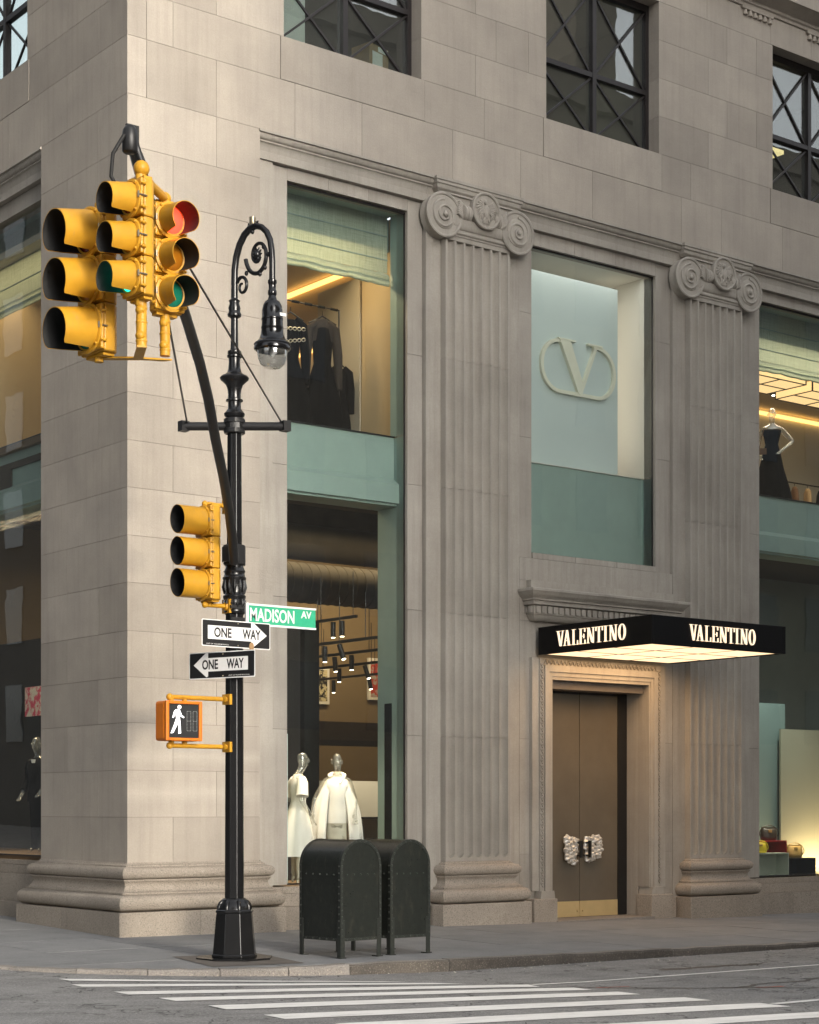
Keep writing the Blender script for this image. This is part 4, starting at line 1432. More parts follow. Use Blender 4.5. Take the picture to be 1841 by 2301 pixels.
# white cape and tunic, frontal
t2 = thing('mannequin', 'clear headed mannequin in a wide white cape with tunic, behind the mailboxes', 'mannequin', (4.02, .80, .58), R(-33))
mannequin_body(t2, [[(-.32, .02, 1.16), (-.36, -.12, .96), (-.37, -.15, .88)], [(.26, .04, 1.15), (.25, -.12, .95), (.25, -.16, .87)]], head_turn=.15)
garment('tunic', [(.82, .16, .115, 0, -.02), (1.0, .158, .118, 0, -.02), (1.15, .135, .105, 0, -.02), (1.33, .165, .12, 0, -.02), (1.43, .16, .09, 0, -.01), (1.48, .09, .07, 0, 0)], 'white_cloth', t2)
garment('trousers', [(.02, .135, .07, 0, 0, .02, 2), (.5, .15, .08, 0, 0, .02, 2), (.86, .155, .11, 0, 0)], 'cream_leather', t2)
q = MB()
NF = 46
rows = []
for (z, rx, ry, fo) in ((1.50, .08, .075, 0), (1.465, .12, .09, 0), (1.41, .17, .11, .01), (1.30, .215, .13, .02), (1.12, .275, .15, .04), (.95, .32, .165, .06), (.70, .35, .18, .07), (.36, .37, .195, .08)):
    row = []
    for i in range(NF):
        a = R(-90 + 26) + R(360 - 52) * i / (NF - 1)
        if z > 1.42: a = R(-90 + 22) + R(360 - 44) * i / (NF - 1)
        f = 1 + fo * math.sin(11 * a + z * 2)
        zd = z
        row.append((rx * f * math.cos(a) * (1.12 if (math.cos(a) < 0 and z < 1.35) else 1), .02 + ry * f * math.sin(a), zd))
    rows.append(row)
q.loft(rows, cap=False, closed=False)
cp = q.build('cape', 'white_cloth', t2, smooth=70, local=True)
sm = cp.modifiers.new('solid', 'SOLIDIFY'); sm.thickness = .012
MB().tube([(-.085, -.045, 1.47), (-.10, .03, 1.50), (-.06, .085, 1.52), (.06, .085, 1.52), (.10, .03, 1.50), (.085, -.045, 1.47), (.03, -.115, 1.38)], [.03, .036, .036, .036, .036, .03, .02], 12).build('hood_collar', 'white_cloth', t2, smooth=60, local=True)
for t_ in (t1, t2): t_.scale = (1.06, 1.06, 1.06)
# black gown in the right upper window
t3 = thing('mannequin', 'transparent mannequin in strapless black gown, hand on hip, upper right window', 'mannequin', (14.12, 1.05, 7.305), R(-40))
mannequin_body(t3, [[(-.27, .06, 1.16), (-.24, -.08, .95), (-.23, -.12, .88)], [(.40, .06, 1.20), (.20, -.10, 1.03), (.14, -.12, .98)]], head_tilt=.2)
garment('gown', [(.05, .34, .30, .06, .04, .08, 8), (.35, .29, .25, .04, .03, .07, 8), (.7, .225, .19, 0, .02, .05, 8), (.98, .165, .13, 0, 0, .01, 8), (1.13, .118, .092, 0, 0), (1.25, .145, .112, 0, -.01), (1.36, .172, .122, 0, -.012), (1.405, .178, .10, 0, 0)], 'black_cloth', t3)
MB().box((-.26, -.16, .93), (-.12, -.11, 1.04)).tube([(-.25, -.13, 1.04), (-.16, -.12, 1.42)], .006, 6).build('shoulder_bag', 'brown_cloth', t3, local=True)
# black suit in the side-street window
t4 = thing('mannequin', 'transparent mannequin in dark suit in the side street window', 'mannequin', (.95, 4.55, .98), R(-70))
mannequin_body(t4, [[(-.26, .05, 1.16), (-.25, -.10, .94), (-.25, -.15, .87)], [(.27, .04, 1.16), (.22, -.14, 1.0), (.19, -.18, .93)]], head_tilt=.6)
garment('trousers', [(.06, .13, .09, 0, 0, .02, 2), (.5, .15, .10, 0, 0, .02, 2), (.9, .17, .13, 0, 0)], 'black_cloth', t4)
garment('jacket', [(.80, .20, .15, 0, 0, .02, 5), (1.0, .19, .145, 0, 0), (1.15, .165, .125, 0, 0), (1.33, .20, .14, 0, -.01), (1.43, .20, .11, 0, 0), (1.49, .09, .075, 0, 0)], 'black_cloth', t4)
for s in (-1, 1):
    MB().tube([(s * .17, 0, 1.44), (s * .23, .02, 1.32), (s * .265, .05, 1.15), (s * .25, -.08, .98)], [.06, .066, .056, .048], 12).build('sleeve', 'black_cloth', t4, smooth=60, local=True)
MB().loft([[(x * k, -.10 - .02 * k, z) for x, z in ((-.05, 1.46), (0, 1.28), (.05, 1.46))] for k in (.9, 1.0)]).build('shirt', 'paper', t4, local=True)

# ------------------------------------------------------------------ clothes rail with black dresses (left upper window)
t = thing('clothes_rail', 'thin black clothes rail with three black dresses, left upper window', 'clothes rail', (4.41, 1.3, 7.3))
MB().tube([(2.6, 1.3, 9.36), (4.41, 1.3, 9.36), (4.41, 1.3, 7.3)], .014, 8).build('rail', 'black_metal', t)
q = MB()
for k in range(5): q.lathe([(.022, 3.3 + .24 * k), (.022, 3.42 + .24 * k)], 10, (0, 1.3, 9.36), axis='x')
q.build('sleeve_ring', 'black_lacquer', t)
def hanging_dress(x, y, ztop, w, hem, label, sheer=False, chain=False, flare=.34):
    t = thing('hanging_dress', label, 'dress', (x, y, hem), R(-20), group='dresses on the black rail')
    H = ztop - hem
    q = MB().tube([(0, 0, H + .1), (0, 0, H + .02)], .006, 6).tube([(-w, 0, H - .10), (0, 0, H + .02), (w, 0, H - .10)], .012, 6)
    q.build('hanger', 'black_metal', t, local=True)
    garment('bodice', [(0, flare, .16, 0, 0, .10, 7), (H * .35, flare * .8, .13, 0, 0, .10, 7), (H * .62, w * .62, .09, 0, 0, .03, 7), (H * .78, w * .72, .10, 0, 0), (H * .90, w * .66, .08, 0, 0), (H * .945, w * .5, .05, 0, 0)], 'black_cloth', t)
    m = 'sheer_cloth' if sheer else 'black_cloth'
    for s in (-1, 1):
        MB().tube([(s * w * .35, 0, H * .955), (s * w * .92, 0, H * .90), (s * w * 1.12, .01, H * .70), (s * w * 1.2, .01, H * .42)], [.06, .075, .075, .055], 12).build('sleeve', m, t, smooth=60, local=True)
    if sheer:
        garment('yoke', [(H * .80, w * .8, .085, 0, 0), (H * .93, w * .82, .07, 0, 0), (H * .985, w * .32, .05, 0, 0)], 'sheer_cloth', t)
    if chain:
        for zz in (.86, .76):
            q = MB()
            for ph in (0, math.pi):
                q.tube([(-w + 2 * w * i / 30, -.115, H * zz + .025 * math.sin(i * .62 + ph) + (0 if zz > .8 else .06 * (i - 15) / 30)) for i in range(31)], .008, 6)
            q.build('chain', 'silver_chain', t, smooth=60, local=True)
    return t
hanging_dress(3.50, 1.28, 9.16, .20, 7.32, 'black dress with silver chain trim, leftmost on the rail', chain=True)
hanging_dress(4.10, 1.30, 9.20, .22, 7.32, 'long black dress with sheer brown sleeves hanging on the rail', sheer=True)
t = hanging_dress(4.66, 1.62, 8.62, .15, 7.32, 'small strapless black dress hanging right of the rail post', flare=.2)
# rack of clothes at the back of the right upper room
t = thing('clothes_rack', 'long black clothes rack behind the gown mannequin, upper right window', 'clothes rack', (16.5, 2.9, 7.3))
MB().tube([(13.6, 2.9, 8.30), (20, 2.9, 8.30)], .015, 8).tube([(13.6, 2.9, 8.30), (13.6, 2.9, 7.3)], .015, 8).tube([(20, 2.9, 8.3), (20, 2.9, 7.3)], .015, 8).build('rail', 'black_metal', t)
for i, (x, m, nm) in enumerate(((15.6, 'rust_cloth', 'rust red'), (15.95, 'rust_cloth', 'dark red'), (16.95, 'brown_cloth', 'brown'), (17.35, 'beige_cloth', 'beige'), (17.75, 'black_cloth', 'black'), (18.15, 'beige_cloth', 'sand'), (18.5, 'brown_cloth', 'tan'))):
    t = thing('hanging_jacket', nm + ' jacket on the rack in the upper right window', 'jacket', (x, 2.9, 7.4), R(50), group='jackets on the upper rack')
    garment('jacket', [(.0, .17, .09, 0, 0, .06, 5), (.5, .17, .09, 0, 0, .04, 5), (.74, .18, .07, 0, 0), (.82, .06, .04, 0, 0)], m, t, n=24)
    MB().tube([(0, 0, .8), (0, 0, .91)], .006, 6).build('hanger', 'black_metal', t, local=True)
    for s in (-1, 1): MB().tube([(s * .14, 0, .74), (s * .21, 0, .5), (s * .21, 0, .15)], [.05, .055, .045], 10).build('sleeve', m, t, smooth=60, local=True)

# ------------------------------------------------------------------ track lights and pictures in the shop
def track(x, y0, y1, z, heads, label, rods):
    t = thing('track_light', label, 'track light', (x, (y0 + y1) / 2, z), group='black track lights in the shop')
    box('track', (x - .02, y0, z), (x + .02, y1, z + .045), 'black_metal', t)
    for y in rods: MB().tube([(x, y, z + .04), (x, y, z + .75)], .006, 6).build('hanger_rod', 'black_metal', t)
    for y, tilt in heads:
        d = Vector((math.sin(tilt) * .3, -math.sin(tilt), -math.cos(tilt))).normalized()
        p = Vector((x, y, z - .02))
        hd = MB().tube([p, p + d * .25], .042, 14).build('spot_head', 'black_metal', t, smooth=40)
        MB().tube([p + d * .247, p + d * .256], .032, 12).build('lamp', 'lamp_dot', hd)
track(5.19, 1.9, 3.3, 4.72, [(2.3, 0), (2.55, 0), (3.1, 0)], 'topmost short black track light in the left shop window', [2.0, 2.9])
track(4.92, 1.0, 3.1, 4.30, [(2.0, .35), (2.4, 0)], 'second black track light from the top in the left shop window', [1.3, 2.0, 2.6])
track(6.25, 2.6, 5.3, 4.30, [(3.5, 0), (4.0, .1)], 'third black track light from the top in the left shop window', [3.0, 4.4])
track(7.78, 4.4, 7.2, 4.30, [(5.2, .35), (6.0, 0)], 'fourth black track light from the top in the left shop window', [5, 6.5])
track(9.5, 6.8, 9.3, 4.30, [(7.4, .2), (8.6, 0)], 'lowest black track light in the left shop window', [7.2, 9])
def picture(x0, x1, z0, z1, y, label, cols, seed):
    t = thing('framed_picture', label, 'picture', ((x0 + x1) / 2, y, z0))
    box('frame', (x0, y, z0), (x1, y + .06, z1), 'paper', t)
    nm = 'art_' + str(seed)
    n = N(nm)
    f = n.noise(n.pos((1, 1, 1)), 9, 5, .7)
    n.l(n.ramp(f, .48, .53, cols[0], cols[1]), n.b.inputs['Base Color'])
    n.b.inputs['Roughness'].default_value = .6
    box('print', (x0 + .06, y - .006, z0 + .06), (x1 - .06, y - .001, z1 - .06), nm, t)
picture(9.45, 10.33, 3.88, 4.66, 9.92, 'white framed black and cream floral print on the shop wall', (S(24, 20, 16), S(206, 196, 160)), 1)
picture(11.36, 12.1, 4.02, 4.92, 9.92, 'white framed grey and red print at the right of the shop wall', (S(176, 60, 44), S(168, 160, 150)), 2)
n = N('pink_print')
f = n.noise(n.pos(), 5, 5, .7)
n.l(n.ramp(f, .46, .56, S(226, 220, 210), S(214, 70, 104)), n.b.inputs['Base Color'])
t = MB().box((2.0, 5.6, 3.25), (2.05, 7.2, 3.75)).build('flower_print', 'pink_print')
tag(t, 'white panel with pink flowers inside the side street window', 'picture')
struct(box('display_floor', (.3, 2.95, .55), (2.2, 9, .975), 'wood_floor'))
struct(box('display_wall', (2.2, 2.6, .55), (2.3, 9, 4.6), 'dark_wall'))
# cream display shelves behind the two white mannequins
t = thing('display_shelves', 'lit cream display shelves behind the white cape mannequin', 'shelves', (6.3, 3.4, .55))
box('case', (5.6, 3.4, .55), (7.4, 3.8, 2.14), 'white_wall', t)
for z in (1.0, 1.5): box('shelf', (5.59, 3.1, z), (7.41, 3.399, z + .03), 'black_metal', t)
# white side screen at the left edge of the window
t = MB().prism([(.32, .575), (1.0, .575), (.75, 2.75), (.32, 2.75)], 'x', 2.78, 2.80).build('side_screen', 'white_panel')
tag(t, 'pale tapered screen at the left edge behind the white dress', 'screen')
# display lighting
spot('display_spot', (3.3, .45, 5.6), (3.3, .72, 1.3), 420, WARM2, 34, .5)
spot('display_spot', (4.2, .45, 5.6), (4.0, .75, 1.4), 420, WARM2, 34, .5)
spot('display_spot', (4.3, 1.3, 4.2), (3.6, .8, 1.3), 60, WARM, 60, .6)
spot('shelf_spot', (6.2, 2.2, 4.2), (6.4, 3.5, 1.4), 160, WARM2, 50, .5)
area('shop_fill', (5.5, 1.75, 6.85), 5, 30, WARM, (R(25), 0, 0), .5)  # added fill lamps for the shop, out of sight behind soffit and beams
area('shop_fill', (8.0, 5.25, 6.85), 6, 30, WARM, (R(25), 0, 0), .4)
area('shop_fill', (9.5, 7.85, 6.85), 4, 60, WARM, (R(20), 0, 0), .4)
area('shop_fill', (.75, 4.5, 6.2), .4, 40, WARM, (0, 0, 0), 3)  # unseen fill added to brighten the side street window
area('room_fill', (1.1, 4.5, 10.2), .5, 15, WARM, (0, R(20), 0), 3)  # added fill for the side street upper room
spot('display_spot', (.6, 4.0, 5.6), (.95, 4.6, 2.2), 300, WARM2, 40, .5)

# ------------------------------------------------------------------ right shop window: screens, boxes and bags
struct(box('display_floor', (12.78, .3, .30), (20, 3.0, .45), 'black_lacquer'))
struct(box('display_wall', (12.5, 3.0, .45), (20, 3.1, 7.0), 'display_dark'))
struct(box('display_wall', (20, .3, .45), (20.1, 3.0, 7.0), 'display_dark'))
struct(box('display_ceiling', (12.5, .95, 6.3), (20, 3.0, 6.4), 'dark_wall'))
plain('screen_green', S(128, 146, 138), .7, var=.03, scale=1)
plain('screen_cream', S(168, 164, 140), .7, var=.03, scale=1)
t = box('display_screen', (13.2, 1.62, .45), (15.16, 1.66, 3.68), 'screen_green')
tag(t, 'tall grey green screen at the left of the handbag window', 'screen')
t = box('display_screen', (14.9, 1.50, .45), (19, 1.54, 3.19), 'screen_cream')
tag(t, 'wide lower cream screen glowing behind the handbags', 'screen')
def open_box(name, x0, x1, y0, y1, z0, z1, mat, label, inner=None):
    t = thing(name, label, 'display box', ((x0 + x1) / 2, y0, z0), group='display boxes')
    th = .02
    q = MB().box((x0, y0, z1 - th), (x1, y1, z1)).box((x0, y0, z0), (x1, y1, z0 + th)).box((x0, y0, z0 + th), (x0 + th, y1, z1 - th)).box((x1 - th, y0, z0 + th), (x1, y1, z1 - th))
    q.build('shell', mat, t)
    box('back', (x0 + th, y1 - .02, z0 + th), (x1 - th, y1, z1 - th), inner or mat, t)
open_box('display_box', 13.02, 13.84, .40, .70, .452, .868, 'grey_lacquer', 'pale grey open display box at the left of the handbag window')
open_box('display_box', 13.42, 14.16, .72, 1.2, .452, 1.085, 'red_lacquer', 'red lacquer open display box behind the grey box')
open_box('display_box', 14.19, 14.95, .70, 1.15, .452, .755, 'black_lacquer', 'low black display box under the gold handbag')
def handbag(x, y, z, s, mat, label):
    t = thing('handbag', label, 'handbag', (x, y, z), R(-25), group='handbags in the window')
    rows = []
    for zz, rx, ry in ((0, .12, .055), (.01, .135, .07), (.06, .145, .075), (.12, .135, .065), (.17, .125, .05), (.185, .12, .03)):
        ring = []
        for i in range(32):
            a = 2 * math.pi * i / 32
            zt = zz + (.03 * abs(math.cos(a)) ** 3 if zz > .1 else 0)
            ring.append((s * rx * math.cos(a) * (1 + .03 * math.sin(5 * a + zz * 30)), s * ry * math.sin(a), s * zt))
        rows.append(ring)
    MB().loft(rows).build('pouch', mat, t, smooth=60, local=True)
    MB().tube([(s * .12 * math.cos(R(a)) * 1.35, -.02, s * (.16 + .0) + s * .13 * math.sin(R(a)) - s * .05) for a in range(-20, 201, 20)], s * .008, 6).build('strap', mat, t, smooth=60, local=True)
    MB().box((-.03 * s, -.07 * s, .13 * s), (.03 * s, -.05 * s, .17 * s)).build('clasp', 'gold_leather', t, local=True)
handbag(13.86, .90, 1.086, 1.15, 'dark_leather', 'dark olive handbag on top of the red box')
handbag(13.22, .55, .869, .95, 'yellow_leather', 'bright yellow handbag on the pale grey box')
handbag(14.58, .90, .756, 1.15, 'gold_leather', 'gold leather handbag on the black box')
spot('display_spot', (14.4, .5, 5.6), (14.0, .85, .9), 420, WARM2, 26, .5)
area('display_lamp', (16.4, 1.0, .50), 2.6, 26, WARM, (R(118), 0, 0), .12)
spot('display_spot', (14.4, .45, 6.1), (14.6, 1.5, 2.2), 160, (.9, 1, .95), 60, 1)
# ================================================================== entrance canopy
CA = thing('entrance_canopy', 'flat black entrance canopy with glowing underside and lit lettering', 'canopy', (8.87, .02, 4.11))
CX0_, CX1_, CY0, CY1, CZ0, CZ1 = 7.377, 10.361, -2.502, .012, 4.11, 4.545
q = MB().box((CX0_, CY0, CZ0), (CX0_ + .05, CY1, CZ1)).box((CX1_ - .05, CY0, CZ0), (CX1_, CY1, CZ1)).box((CX0_ + .05, CY0, CZ0), (CX1_ - .05, CY0 + .05, CZ1)).box((CX0_ + .05, CY0 + .05, CZ1 - .04), (CX1_ - .05, CY1, CZ1 - .002))
q.build('fascia', 'canopy_black', CA, bevel=.006)
for i in range(4):
    x_ = CX0_ + .053 + i * .957
    box('grid_bar', (x_ - .008, CY0 + .05, CZ0 + .008), (x_ + .008, CY1, CZ0 + .014), 'black_metal', CA)
    y_ = CY0 + .053 + i * .808
    if i < 4: box('grid_bar', (CX0_ + .05, y_ - .022, CZ0 + .003), (CX1_ - .05, y_ + .022, CZ0 + .0055), 'black_metal', CA)
cl_ = area('canopy_fill', (8.87, -.75, CZ0 - .004), 2.4, 18, (1, .62, .32), (0, 0, 0), 1.3, R(165))  # extra unseen lamp adding to the panels' warm light on the door surround
box('light_tray', (CX0_ + .05, CY0 + .05, CZ0 + .05), (CX1_ - .05, CY1, CZ0 + .07), 'black_metal', CA)
for i in range(3):
    for j in range(3):
        a, b = CX0_ + .06 + i * .957, CX0_ + .06 + (i + 1) * .957 - .014
        c, d = CY0 + .06 + j * .808, CY0 + .06 + (j + 1) * .808 - .004
        box('ceiling_panel', (a, c, CZ0 + .015), (b, d, CZ0 + .045), 'canopy_light', CA)
def didone(ch):
    T_, t_, s_ = .095, .024, .022       # thick, thin, serif height
    def stem(x, w): return [(x, 0), (x + w, 0), (x + w, 1), (x, 1)]
    def serif(x0, x1, top): return [(x0, 1 - s_ if top else 0), (x1, 1 - s_ if top else 0), (x1, 1 if top else s_), (x0, 1 if top else s_)]
    def diag(x0, x1, w): return [(x0, 1), (x0 + w, 1), (x1 + w, 0), (x1, 0)]
    if ch == 'V': return [diag(.06, .29, T_ + .02), [(.54, 1), (.575, 1), (.40, 0), (.36, 0)], serif(0, .32, True), serif(.44, .66, True)], .66
    if ch == 'A': return [[(.30, 1), (.335, 1), (.12, 0), (.085, 0)], diag(.27, .46, T_ + .02), [(.17, .30), (.42, .30), (.42, .335), (.17, .335)], serif(0, .22, False), serif(.38, .70, False)], .70
    if ch == 'L': return [stem(.09, T_), serif(0, .33, True), serif(0, .52, False), [(.49, 0), (.52, 0), (.52, .27), (.50, .27)]], .54
    if ch == 'E': return [stem(.09, T_), serif(0, .52, True), serif(0, .54, False), [(.24, .485), (.42, .485), (.42, .515), (.24, .515)], [(.41, .36), (.435, .36), (.435, .64), (.41, .64)], [(.51, 0), (.54, 0), (.54, .26), (.52, .26)], [(.50, .76), (.52, .76), (.52, 1), (.49, 1)]], .57
    if ch == 'N': return [[(.11, 0), (.14, 0), (.14, 1), (.11, 1)], [(.08, 1), (.08 + T_ + .03, 1), (.60, 0), (.56, 0), (.44, 0.05)], [(.57, 0), (.60, 0), (.60, 1), (.57, 1)], serif(0, .25, True), serif(.02, .24, False), serif(.47, .70, True)], .70
    if ch == 'T': return [stem(.22, T_), serif(0, .59, True), serif(.13, .46, False), [(0, .74), (.02, .74), (.04, 1), (0, 1)], [(.57, .74), (.59, .74), (.59, 1), (.55, 1)]], .60
    if ch == 'I': return [stem(.09, T_), serif(0, .33, True), serif(0, .33, False)], .34
    return None, .64
def word(txt, place, height, length, mat, parent, depth):
    items = [didone(c) for c in txt]
    kern = {('V', 'A'): -.16, ('A', 'L'): -.02}
    sp = .10
    tot = sum(w for _, w in items) + sp * (len(txt) - 1) + sum(kern.get((a, b), 0) for a, b in zip(txt, txt[1:]))
    k = length / tot
    x = 0
    for i, (ch, (polys, w)) in enumerate(zip(txt, items)):
        q = MB()
        if ch == 'O':
            M = 36
            rings = []
            for (d, rx, ry, th) in ((0, .30, .515, 0), (1, .30, .515, 0), (1, .175, .485, 1), (0, .175, .485, 1), (0, .30, .515, 0)):
                rings.append([place((x + .31 + rx * math.cos(2 * math.pi * j / M)) * k, (.5 + ry * math.sin(2 * math.pi * j / M)) * height, d * depth) for j in range(M)])
            q.loft(rings, cap=False)
        else:
            for pi_, pl in enumerate(polys):
                m = len(pl)
                dd = depth + .0006 * pi_
                vs = [place((x + u) * k, v * height, 0) for u, v in pl] + [place((x + u) * k, v * height, dd) for u, v in pl]
                q.add(vs, [tuple(range(m)), tuple(range(m, 2 * m))[::-1]] + [(a, (a + 1) % m, m + (a + 1) % m, m + a) for a in range(m)])
        q.build('letter', mat, parent)
        x += w + sp + (kern.get((ch, txt[i + 1]), 0) if i + 1 < len(txt) else 0)
word('VALENTINO', lambda u, v, d: (CX0_ - d, -.435 - u, 4.212 + v), .238, 1.535, 'letter_light', CA, .022)
word('VALENTINO', lambda u, v, d: (8.17 + u, CY0 - d, 4.208 + v), .238, 1.47, 'letter_light', CA, .022)

# ================================================================== lamp post
PX, PY = -.60, -3.62
PZ = zs(PX, PY)
LP = thing('lamp_post', 'tall black ornamental crook lamp post standing at the kerb', 'lamp post', (PX, PY, PZ))
OCT = R(22.5) - math.asin(.6128)
def octa(prof, n=8): return MB().lathe(prof, n, (PX, PY, 0), phase=OCT)
plate = [(PX + .40 * math.cos(R(90 * k + 52)), PY + .40 * math.sin(R(90 * k + 52))) for k in range(4)]
MB().prism([(PX + .46 * math.cos(OCT + R(45 * k)), PY + .46 * math.sin(OCT + R(45 * k))) for k in range(8)], 'z', PZ - .02, PZ + .022).build('foot_plate', 'black_paint', LP)
octa([(.275, PZ + .02), (.275, PZ + .05), (.262, PZ + .06), (.222, .43), (.215, .46), (.228, .465), (.228, .485), (.21, .50)]).build('base', 'black_paint', LP, bevel=.012)
q = MB().lathe([(.20, .49), (.185, .56), (.155, .58), (.15, .61), (.125, .63)], 16, (PX, PY, 0))
for k in range(8):
    a = OCT + R(45 * k)
    p = Vector((PX, PY, 0))
    d = Vector((math.cos(a), math.sin(a), 0))
    q.tube([p + d * .185 + Vector((0, 0, .48)), p + d * .188 + Vector((0, 0, .53)), p + d * .165 + Vector((0, 0, .575)), p + d * .14 + Vector((0, 0, .60))], [.024, .026, .024, .018], 8)
q.build('base_ornament', 'black_paint', LP, smooth=50)
octa([(.117, .58), (.112, 2.2), (.106, 3.96)]).build('shaft', 'black_paint', LP, bevel=.008)
q = MB().lathe([(.108, 3.92), (.125, 3.94), (.128, 3.97), (.112, 3.99), (.118, 4.03), (.128, 4.06), (.118, 4.09), (.132, 4.11), (.134, 4.135), (.118, 4.15), (.112, 4.18), (.116, 4.25), (.124, 4.31), (.136, 4.33), (.138, 4.35), (.122, 4.365), (.118, 4.40), (.128, 4.42), (.118, 4.44), (.105, 4.47), (.10, 4.72)], 20, (PX, PY, 0))
for k in range(12):
    a = 2 * math.pi * k / 12
    q.tube([(PX + .112 * math.cos(a), PY + .112 * math.sin(a), 4.16), (PX + .128 * math.cos(a), PY + .128 * math.sin(a), 4.24), (PX + .122 * math.cos(a), PY + .122 * math.sin(a), 4.32)], [.012, .02, .008], 6)
    q.tube([(PX + .112 * math.cos(a + .26), PY + .112 * math.sin(a + .26), 3.99), (PX + .132 * math.cos(a + .26), PY + .132 * math.sin(a + .26), 4.05), (PX + .12 * math.cos(a + .26), PY + .12 * math.sin(a + .26), 4.1)], [.01, .018, .008], 6)
q.build('leaf_collar', 'black_paint', LP, smooth=50)
octa([(.092, 4.70), (.086, 6.06)]).build('upper_shaft', 'black_paint', LP, bevel=.006)
v_ = [(.09, 6.03), (.10, 6.08), (.092, 6.15), (.088, 6.19), (.098, 6.21), (.118, 6.23), (.122, 6.255), (.10, 6.28), (.078, 6.31), (.075, 6.36), (.078, 6.39), (.10, 6.40), (.10, 6.415), (.078, 6.43), (.074, 6.48), (.082, 6.54), (.10, 6.59), (.135, 6.625), (.165, 6.65), (.17, 6.67), (.155, 6.69), (.11, 6.71), (.085, 6.735), (.072, 6.78), (.066, 6.85), (.068, 6.90), (.085, 6.91), (.085, 6.93), (.07, 6.94), (.08, 6.955), (.078, 6.98), (.05, 6.995), (.045, 7.02), (.041, 7.36), (.05, 7.37), (.078, 7.385), (.082, 7.41), (.07, 7.43), (.066, 7.45), (.072, 7.48), (.058, 7.53), (.058, 7.555), (.068, 7.565), (.045, 7.585), (.036, 7.60)]
MB().lathe(v_, 24, (PX, PY, 0)).build('vase_column', 'black_paint', LP, smooth=40)
# crook, bending out over the avenue (local u runs toward -Y)
CD = Vector((.20, -.98, 0)).normalized()
def cp(u, z): return Vector((PX, PY, z)) + CD * u
arcp = [(0.0, 7.58), (0, 7.75), (.004, 7.92), (.03, 8.07), (.085, 8.20), (.165, 8.30), (.26, 8.355), (.36, 8.365), (.45, 8.33), (.53, 8.26), (.585, 8.16), (.612, 8.03), (.62, 7.9), (.62, 7.68)]
MB().tube([cp(u, z) for u, z in arcp], [.040] * 8 + [.036] * 6, 14).build('crook', 'black_paint', LP, smooth=60)
q = MB()
sc1 = []
for i in range(44):
    t = i / 43
    a = R(-178 + 500 * t)
    r = lerp(.225, .05, t ** .8)
    sc1.append(cp(.345 + r * .92 * math.cos(a) + (.05 if t < .2 else .04), 8.02 + r * 1.12 * math.sin(a)))
q.tube(sc1, [lerp(.026, .016, i / 43) for i in range(44)], 10)
q.ball(cp(.37, 8.03), .05, 10, 8)
for k in range(11):
    a = 2 * math.pi * k / 11
    q.tube([cp(.37 + .04 * math.cos(a), 8.03 + .04 * math.sin(a)), cp(.37 + .085 * math.cos(a), 8.03 + .085 * math.sin(a))], [.018, .006], 6)
sc2 = []
for i in range(30):
    t = i / 29
    a = R(150 - 420 * t)
    r = lerp(.11, .03, t)
    sc2.append(cp(.13 + r * math.cos(a) * .9, 7.71 + r * math.sin(a) * 1.1))
q.tube(sc2, [lerp(.022, .014, i / 29) for i in range(30)], 8)
for (u, z) in ((.30, 8.31), (.48, 8.10), (.50, 7.86), (.2, 7.85), (.55, 8.0), (.42, 7.80)): q.ball(cp(u, z), (.024, .024, .03), 8, 6)
for k in range(6):
    q.tube([cp(.20 + .03 * k, 8.30 + .006 * k), cp(.24 + .03 * k, 8.42)], [.016, .008], 6)
q.build('scroll_ornament', 'black_paint', LP, smooth=60)
MB().lathe([(.03, 8.38), (.038, 8.40), (.038, 8.475), (.02, 8.48)], 12, tuple(cp(.30, 0))).build('photocell', 'bolt_steel', LP, smooth=40)
bc = cp(.62, 0)
lum = MB().lathe([(.036, 7.70), (.05, 7.69), (.052, 7.66), (.042, 7.64), (.042, 7.58), (.05, 7.57), (.052, 7.53), (.04, 7.51), (.05, 7.48), (.058, 7.46), (.085, 7.445), (.108, 7.40), (.118, 7.34), (.12, 7.26), (.124, 7.255), (.124, 7.235), (.12, 7.23), (.123, 7.16), (.128, 7.155), (.128, 7.135), (.125, 7.13), (.132, 7.07), (.15, 7.02), (.178, 6.985), (.205, 6.97), (.212, 6.955), (.205, 6.94), (.212, 6.92), (.21, 6.90), (.19, 6.885), (.17, 6.90)], 32, tuple(bc)).build('luminaire', 'gloss_black', LP, smooth=40)
MB().lathe([(.172, 6.915), (.174, 6.87), (.165, 6.80), (.14, 6.735), (.10, 6.695), (.05, 6.68), (.004, 6.677)], 28, tuple(bc)).build('globe', 'globe_glass', lum, smooth=60)
MB().ball((bc.x, bc.y, 6.87), (.035, .035, .06), 10, 8).build('bulb', 'paper', lum, smooth=60)
pl_ = bc + Vector((.06, -.104, 7.28))
MB().box((pl_.x - .05, pl_.y - .012, 7.27), (pl_.x + .05, pl_.y - .004, 7.305)).build('number_tag', 'sign_white', lum)

